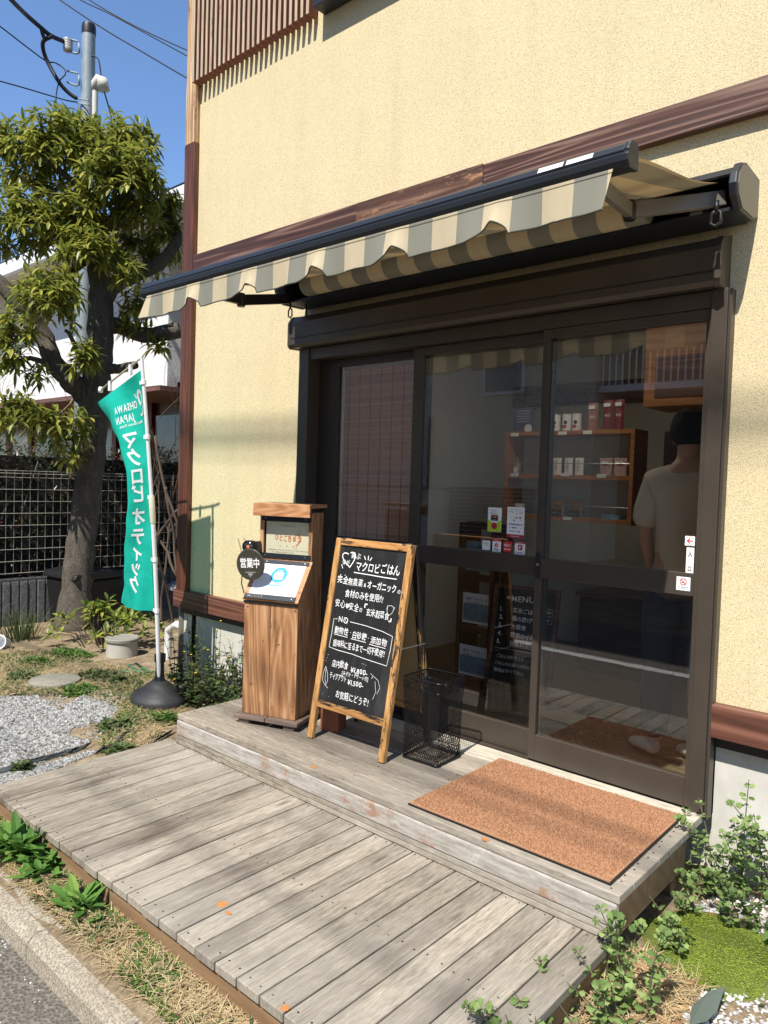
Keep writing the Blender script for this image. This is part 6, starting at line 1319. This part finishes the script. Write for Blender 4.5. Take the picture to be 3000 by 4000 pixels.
# upright weeds by the left foundation, with yellow flowers
wl = leafmat('dark_weed_leaf', [(0, (.02, .035, .015)), (.45, (.055, .09, .028)), (.8, (.12, .17, .05)), (1, (.10, .06, .055))], .25, .5, .3); yel = paint('yellow_petal', (.80, .58, .02), .6); stm = paint('weed_stem', (.075, .06, .035), .8, 0, .3, 20)
spots = [(-4.30, 2.93), (-4.18, 2.84), (-4.05, 2.93), (-3.92, 2.82), (-3.80, 2.92), (-3.66, 2.84), (-3.52, 2.90), (-4.42, 2.86), (-3.60, 2.68), (-3.78, 2.70), (-3.98, 2.70), (-3.46, 2.76)]
for k, (x, y) in enumerate(spots):
    rd = random.Random(100+k); z = G(x, y); o = plant('flowering_weed', 'dark weed with small yellow flowers, %s' % ('farthest left', 'second from the left', 'third from the left', 'fourth from the left', 'fifth from the left', 'sixth from the left', 'nearest the menu stand', 'beside the corner pipe', 'in the front row by the step', 'in the front row, middle', 'in the front row by the banner base', 'at the step corner')[k], 'weed', 'weeds along the left foundation', (x, y, z)); ml_, ms, mf = MB(), MB(), MB()
    for s_ in range(6):
        h = rd.uniform(.25, .55) if y > 2.8 else rd.uniform(.15, .34); dx, dy = rd.uniform(-.12, .12), rd.uniform(-.12, .08); P = [Vector((x+dx*t, y+dy*t, z+h*t-.0)) + Vector((.012*math.sin(t*7+s_), 0, 0)) for t in (0, .25, .5, .75, 1)]
        ms.tube(P, [.0035, .003, .0026, .002, .0014], 4)
        for j in range(15):
            t = rd.uniform(.03, .88); q_ = P[0].lerp(P[-1], t); d = rdir(rd, -.15, .6); leaf(ml_, q_, d, rd.uniform(.04, .085)*(1.15-.6*t), .030*(1.2-.6*t), .7, 3, .2, shape=(.15, 1, .7, .9, 0))
        if rd.random() < .45:
            c = P[-1]; [leaf(mf, c, Vector((math.cos(a_), math.sin(a_), .5)), .011, .006, .2, 2) for a_ in (0, 1, 2, 3, 4, 5)]
    ml_.build('leaves', wl, o, world=True); ms.build('stems', stm, o, world=True)
    if mf.v: mf.build('flowers', yel, o, world=True)
# dock-like rosettes by the kerb
def broad(name, label, c, n, L, wd, rd):
    o = plant(name, label, 'weed', 'broad-leaved weeds by the kerb', tuple(c)); m = MB()
    for i in range(n): a = i*2.399+rd.uniform(-.3, .3); e = rd.uniform(.35, 1.5); leaf(m, Vector(c)+Vector((rd.uniform(-.05, .05), rd.uniform(-.03, .03), .0)), Vector((math.cos(a), math.sin(a)*.7, e)), L*rd.uniform(.6, 1.1), wd*rd.uniform(.8, 1.2), 1.1, 9, .25, shape=(.12, .45, .35, .8, .7, 1, .8, .85, .5, 0))
    m.build('leaves', leafmat('bright_weed_leaf', [(0, (.06, .15, .03)), (.6, (.15, .30, .06)), (1, (.32, .44, .10))], .35, .6, .2), o, world=True)
for (px, py, n, L, wd, lb) in [(70, 3330, 46, .17, .036, 'largest bright green leafy weed clump at the far left of the deck edge'), (170, 3370, 40, .15, .034, 'bright green leafy weed clump leaning against the deck corner boards'), (0, 3330, 30, .14, .034, 'pale green weed clump touching the kerb at the left edge'), (140, 3430, 24, .09, .028, 'low weed clump in front of the largest one'), (325, 3560, 34, .12, .034, 'small bright green weed clump alone between kerb and deck'), (350, 3620, 6, .06, .04, 'yellowing broad leaves below the small weed clump')]:
    z = -.268; p = onZ(px, py, z); p.y = min(p.y, 1.245); broad('broad_leaved_weed', lb, (p.x, p.y, z), n, L, wd, random.Random(px))
# creeping green patches and straw: ground cover
def cover(name, label, mat, areas, seed, L, wd, flat=.35, clump=None):
    rd = random.Random(seed); m = MB()
    for P, n in areas:
        for x, y in scatter(P, n, rd, clump): d = rdir(rd, 0, flat); leaf(m, (x, y, G(x, y)+rd.uniform(0, .012)), d, rd.uniform(.5, 1.2)*L, wd, .5*rd.random(), 2 if wd > .004 else 3, .2, shape=(.6, 1, .05) if wd > .004 else (1, .8, .1))
    m.build(name, mat, None, kind='stuff', label=label)
strip = [(-3.3, 1.12), (-.9, 1.12), (-.9, 1.272), (-3.6, 1.272), (-3.9, 1.4), (-4.4, 1.12)]
LA = region([(-400, 2560), (60, 2530), (200, 2560), (500, 2640), (900, 2680), (680, 2830), (640, 2890), (480, 2990), (380, 2930), (470, 2800), (330, 2740), (100, 2740), (-400, 2730)], -.26)
RA = [(-.90, 1.15), (.7, 1.15), (.7, 2.96), (-.86, 2.96)]
nz = lambda s_, th, o_=0: (lambda x, y: mnoise.noise(Vector((x*s_, y*s_, o_))) > th)
RB = region([(2380, 3750), (2450, 3690), (2700, 3800), (2740, 3900), (2650, 3990), (2480, 4050), (2350, 4000), (2250, 3990)], -.265)
cover('dry_grass', 'tangled straw coloured dry grass on the bare soil', strw, [(strip, 11000), (LA, 24000), (RB, 1300), (RA, 300)], 5, .075, .003, .4)
cover('dry_leaf_litter', 'brown curled dead leaves lying on the soil', leafmat('dead_leaf', [(0, (.16, .08, .035)), (.5, (.40, .24, .12)), (1, (.60, .44, .27))], .1, .7, .2), [(RB, 60), (RA, 40), (strip, 60), (LA, 80)], 6, .065, .024, .25)
cover('creeping_weeds', 'small creeping green weeds in patches between kerb and deck and in the yard', grn, [(strip, 6500), (LA, 8000)], 7, .022, .012, .6, nz(3.3, .08, 2))
cover('yard_weeds', 'dull green low weeds scattered over the yard soil', dgr, [(LA, 5000), (strip, 1200), (RA, 500)], 8, .035, .009, .8, nz(2.2, -.02, 7))
def clump_at(px, py, z, n, r, L, wd, mat, label, seed):
    c = onZ(px, py, z); rd = random.Random(seed); o = plant('weed_clump', label, 'weed', base=(c.x, c.y, G(c.x, c.y))); m = MB()
    for i in range(n): a = rd.uniform(0, 6.28); q_ = r*math.sqrt(rd.random()); x, y = c.x+q_*math.cos(a), c.y+q_*math.sin(a)*.8; leaf(m, (x, y, G(x, y)+rd.uniform(0, .04)*(1-q_/r)), rdir(rd, .1, .8), L*rd.uniform(.6, 1.2), wd, .6, 3, .2, shape=(.2, .8, 1, 0))
    m.build('leaves', mat, o, world=True)
for i, (px, py, r, lb) in enumerate([(310, 2725, .15, 'low green weed clump beside the round stepping stone'), (480, 2965, .10, 'green weed clump at the frayed sheet edge near the deck'), (575, 2780, .11, 'yellow green weed clump before the banner base'), (455, 2865, .12, 'green weed clump at the right end of the gravel'), (640, 2840, .09, 'green weed clump by the step corner'), (380, 2665, .17, 'feathery green weed clump before the drain riser'), (295, 2575, .16, 'grey green weed clump below the yellow-green shrub'), (90, 2665, .12, 'small weed clump behind the stepping stone at the left'), (140, 2600, .13, 'green weed clump in the far left yard'), (465, 2685, .06, 'small bright weed behind the banner base'), (250, 2560, .15, 'weed clump at the tree foot'), (85, 3010+0, .04, 'pair of green leaves at the gravel edge by the deck')]): clump_at(px, py, -.26, int(90+1400*r), r, .05, .018, grn if i % 2 == 0 else dgr, lb, 60+i)
# moss cushion on the right
mc = onZ(2760, 3700, -.265); 
def mossh(x, y): q_ = ((x-mc.x-.03)/.24)**2+((y-mc.y+.01)/.23)**2; return max(0, 1-q_)*.050*(1+.5*mnoise.noise(Vector((x*12, y*12, 0))))-.006*min(1, q_)
m = MB(); m.grid(lambda u, v: (mc.x-.33+.66*u, mc.y-.3+.6*v, G(mc.x-.33+.66*u, mc.y-.3+.6*v)+mossh(mc.x-.33+.66*u, mc.y-.3+.6*v)), 40, 40)
mo = m.build('moss_cushion', paint('moss_green', (.10, .13, .02), .95, 0, .4, 60, .3), None, smooth=True, kind='stuff', label='bright green moss cushion right of the deck')
rd = random.Random(17); m = MB()
for i in range(26000):
    a = rd.uniform(0, 6.28); q_ = math.sqrt(rd.random())*1.08; x, y = mc.x+.03+.24*q_*math.cos(a), mc.y-.01+.23*q_*math.sin(a)
    if q_ > .80 and mnoise.noise(Vector((x*14, y*14, 4))) < .05: continue
    h = G(x, y)+mossh(x, y)+rd.uniform(0, .006); s_ = rd.uniform(.002, .0042); d = rdir(rd, .1, 1)*s_; e = rdir(rd, -.3, .3)*s_
    b = len(m.v); m.v += [(x-e.x, y-e.y, h), (x+d.x, y+d.y, h+abs(d.z)), (x+e.x, y+e.y, h+.001)]; m.f.append((b, b+1, b+2)); m.m.append(0)
m.build('moss_leaves', leafmat('moss_leaf', [(0, (.10, .14, .02)), (.4, (.26, .34, .05)), (1, (.48, .58, .10))], .3, .6, .2), None, kind='stuff', label='tiny bright green moss leaves covering the cushion right of the deck')
# whorled scalloped weeds (round leaves in tiers) on the right
def scallop(mb, c, d, s_, rd, up):
    d = d.normalized(); sd = d.cross(up); sd = sd.normalized() if sd.length > .05 else Vector((1, 0, 0)); n = sd.cross(d); vs = [Vector(c)]; K = 11
    for k in range(K):
        a = -2.2+4.4*k/(K-1); r_ = s_*(1 if k % 2 == 0 else .80)*(.75+.25*math.cos(a)); vs.append(Vector(c)+d*(s_*.45+math.cos(a)*r_*.62)+sd*math.sin(a)*r_*.78-n*(.18*s_*(abs(math.sin(a))))-n*.0)
    mb.add(vs, [(0, k, k+1) for k in range(1, K)])
hb = leafmat('scalloped_weed_leaf', [(0, (.07, .13, .04)), (.5, (.19, .29, .085)), (.85, (.34, .44, .16)), (1, (.50, .52, .18))], .3, .6, .25); hs_ = paint('purple_green_stem', (.12, .11, .06), .7, 0, .3, 30)
def henbit(label, x, y, n, h0, seed, lean=(0, 0), sz=.022, sp=.10):
    rd = random.Random(seed); z = G(x, y); o = plant('scalloped_weed', label, 'weed', 'scalloped weeds at the right', (x, y, z)); ml_, ms = MB(), MB()
    for s_ in range(n):
        bx, by = x+rd.uniform(-sp, sp), y+rd.uniform(-sp*.6, sp*.6); h = h0*rd.uniform(.5, 1.08); ln = Vector((lean[0]+rd.uniform(-.55, .55), lean[1]+rd.uniform(-.5, .35), 0)); P = [Vector((bx, by, z))+Vector((ln.x*h*t*t, ln.y*h*t*t, h*t)) for t in (0, .2, .4, .6, .8, 1)]
        ms.tube(P, [.0028, .0026, .0022, .002, .0018, .0012], 5, caps=False); k = .12
        while k < 1.0:
            i = min(int(k*5), 4); c = P[i].lerp(P[i+1], k*5-i); ax = (P[i+1]-P[i]).normalized(); a0 = rd.uniform(0, 6.28); top = k > .86
            for j in range(6 if top else 4):
                a = a0+j*(1.05 if top else 1.57)+rd.uniform(-.2, .2); d = Vector((math.cos(a), math.sin(a), .45 if top else rd.uniform(-.1, .35))); scallop(ml_, c+d*.006, d, sz*rd.uniform(.5, 1.3)*(1.1-.25*k), rd, ax)
            if rd.random() < .35 and k < .7:
                dd = Vector((rd.uniform(-1, 1), rd.uniform(-1, 1), .5)).normalized(); e_ = c+dd*rd.uniform(.03, .08); ms.tube([c, e_], [.0016, .001], 4, caps=False)
                for j in range(5): scallop(ml_, e_, rdir(rd, -.1, .5), sz*rd.uniform(.5, 1.0), rd, dd)
            k += .046/h*rd.uniform(.7, 1.3) if not top else .07
        
    ml_.build('leaves', hb, o, world=True); ms.build('stems', hs_, o, world=True, smooth=True)
HB = [(-.80, 2.86, 8, .36, 0, 0, 'against the door jamb'), (-.66, 2.90, 6, .46, 0, 0, 'tallest, before the foundation right of the jamb'), (-.52, 2.88, 6, .40, .1, 0, 'before the foundation, second from the jamb'), (-.38, 2.86, 7, .36, .1, 0, 'before the foundation near the right edge'), (-.76, 2.68, 6, .20, -.1, -.2, 'spilling over the rear end of the step'), (-.60, 2.70, 6, .20, .1, -.2, 'low, before the tallest clump'), (-.45, 2.72, 6, .20, .1, -.1, 'low, at the right edge'), (-.84, 2.44, 5, .17, 0, -.2, 'beside the middle of the step end'),
      (-.86, 2.10, 5, .30, -.25, 0, 'rising beside the front corner of the step'), (-.88, 1.98, 7, .17, -.4, -.1, 'leaning over the deck edge by the step'), (-.86, 1.80, 8, .16, -.2, -.2, 'along the deck edge, middle'), (-.90, 1.62, 9, .17, -.2, -.2, 'along the deck edge, third from the step'), (-.80, 1.70, 5, .10, 0, -.1, 'low, just right of the deck edge'), (-.92, 1.48, 7, .14, -.3, -.1, 'at the bottom of the picture')]
for k, (x, y, n, h, lx, ly, lb) in enumerate(HB): henbit('weed with tiers of round scalloped leaves, '+lb, x, y, int(n*1.25), h, 300+k, (lx, ly))
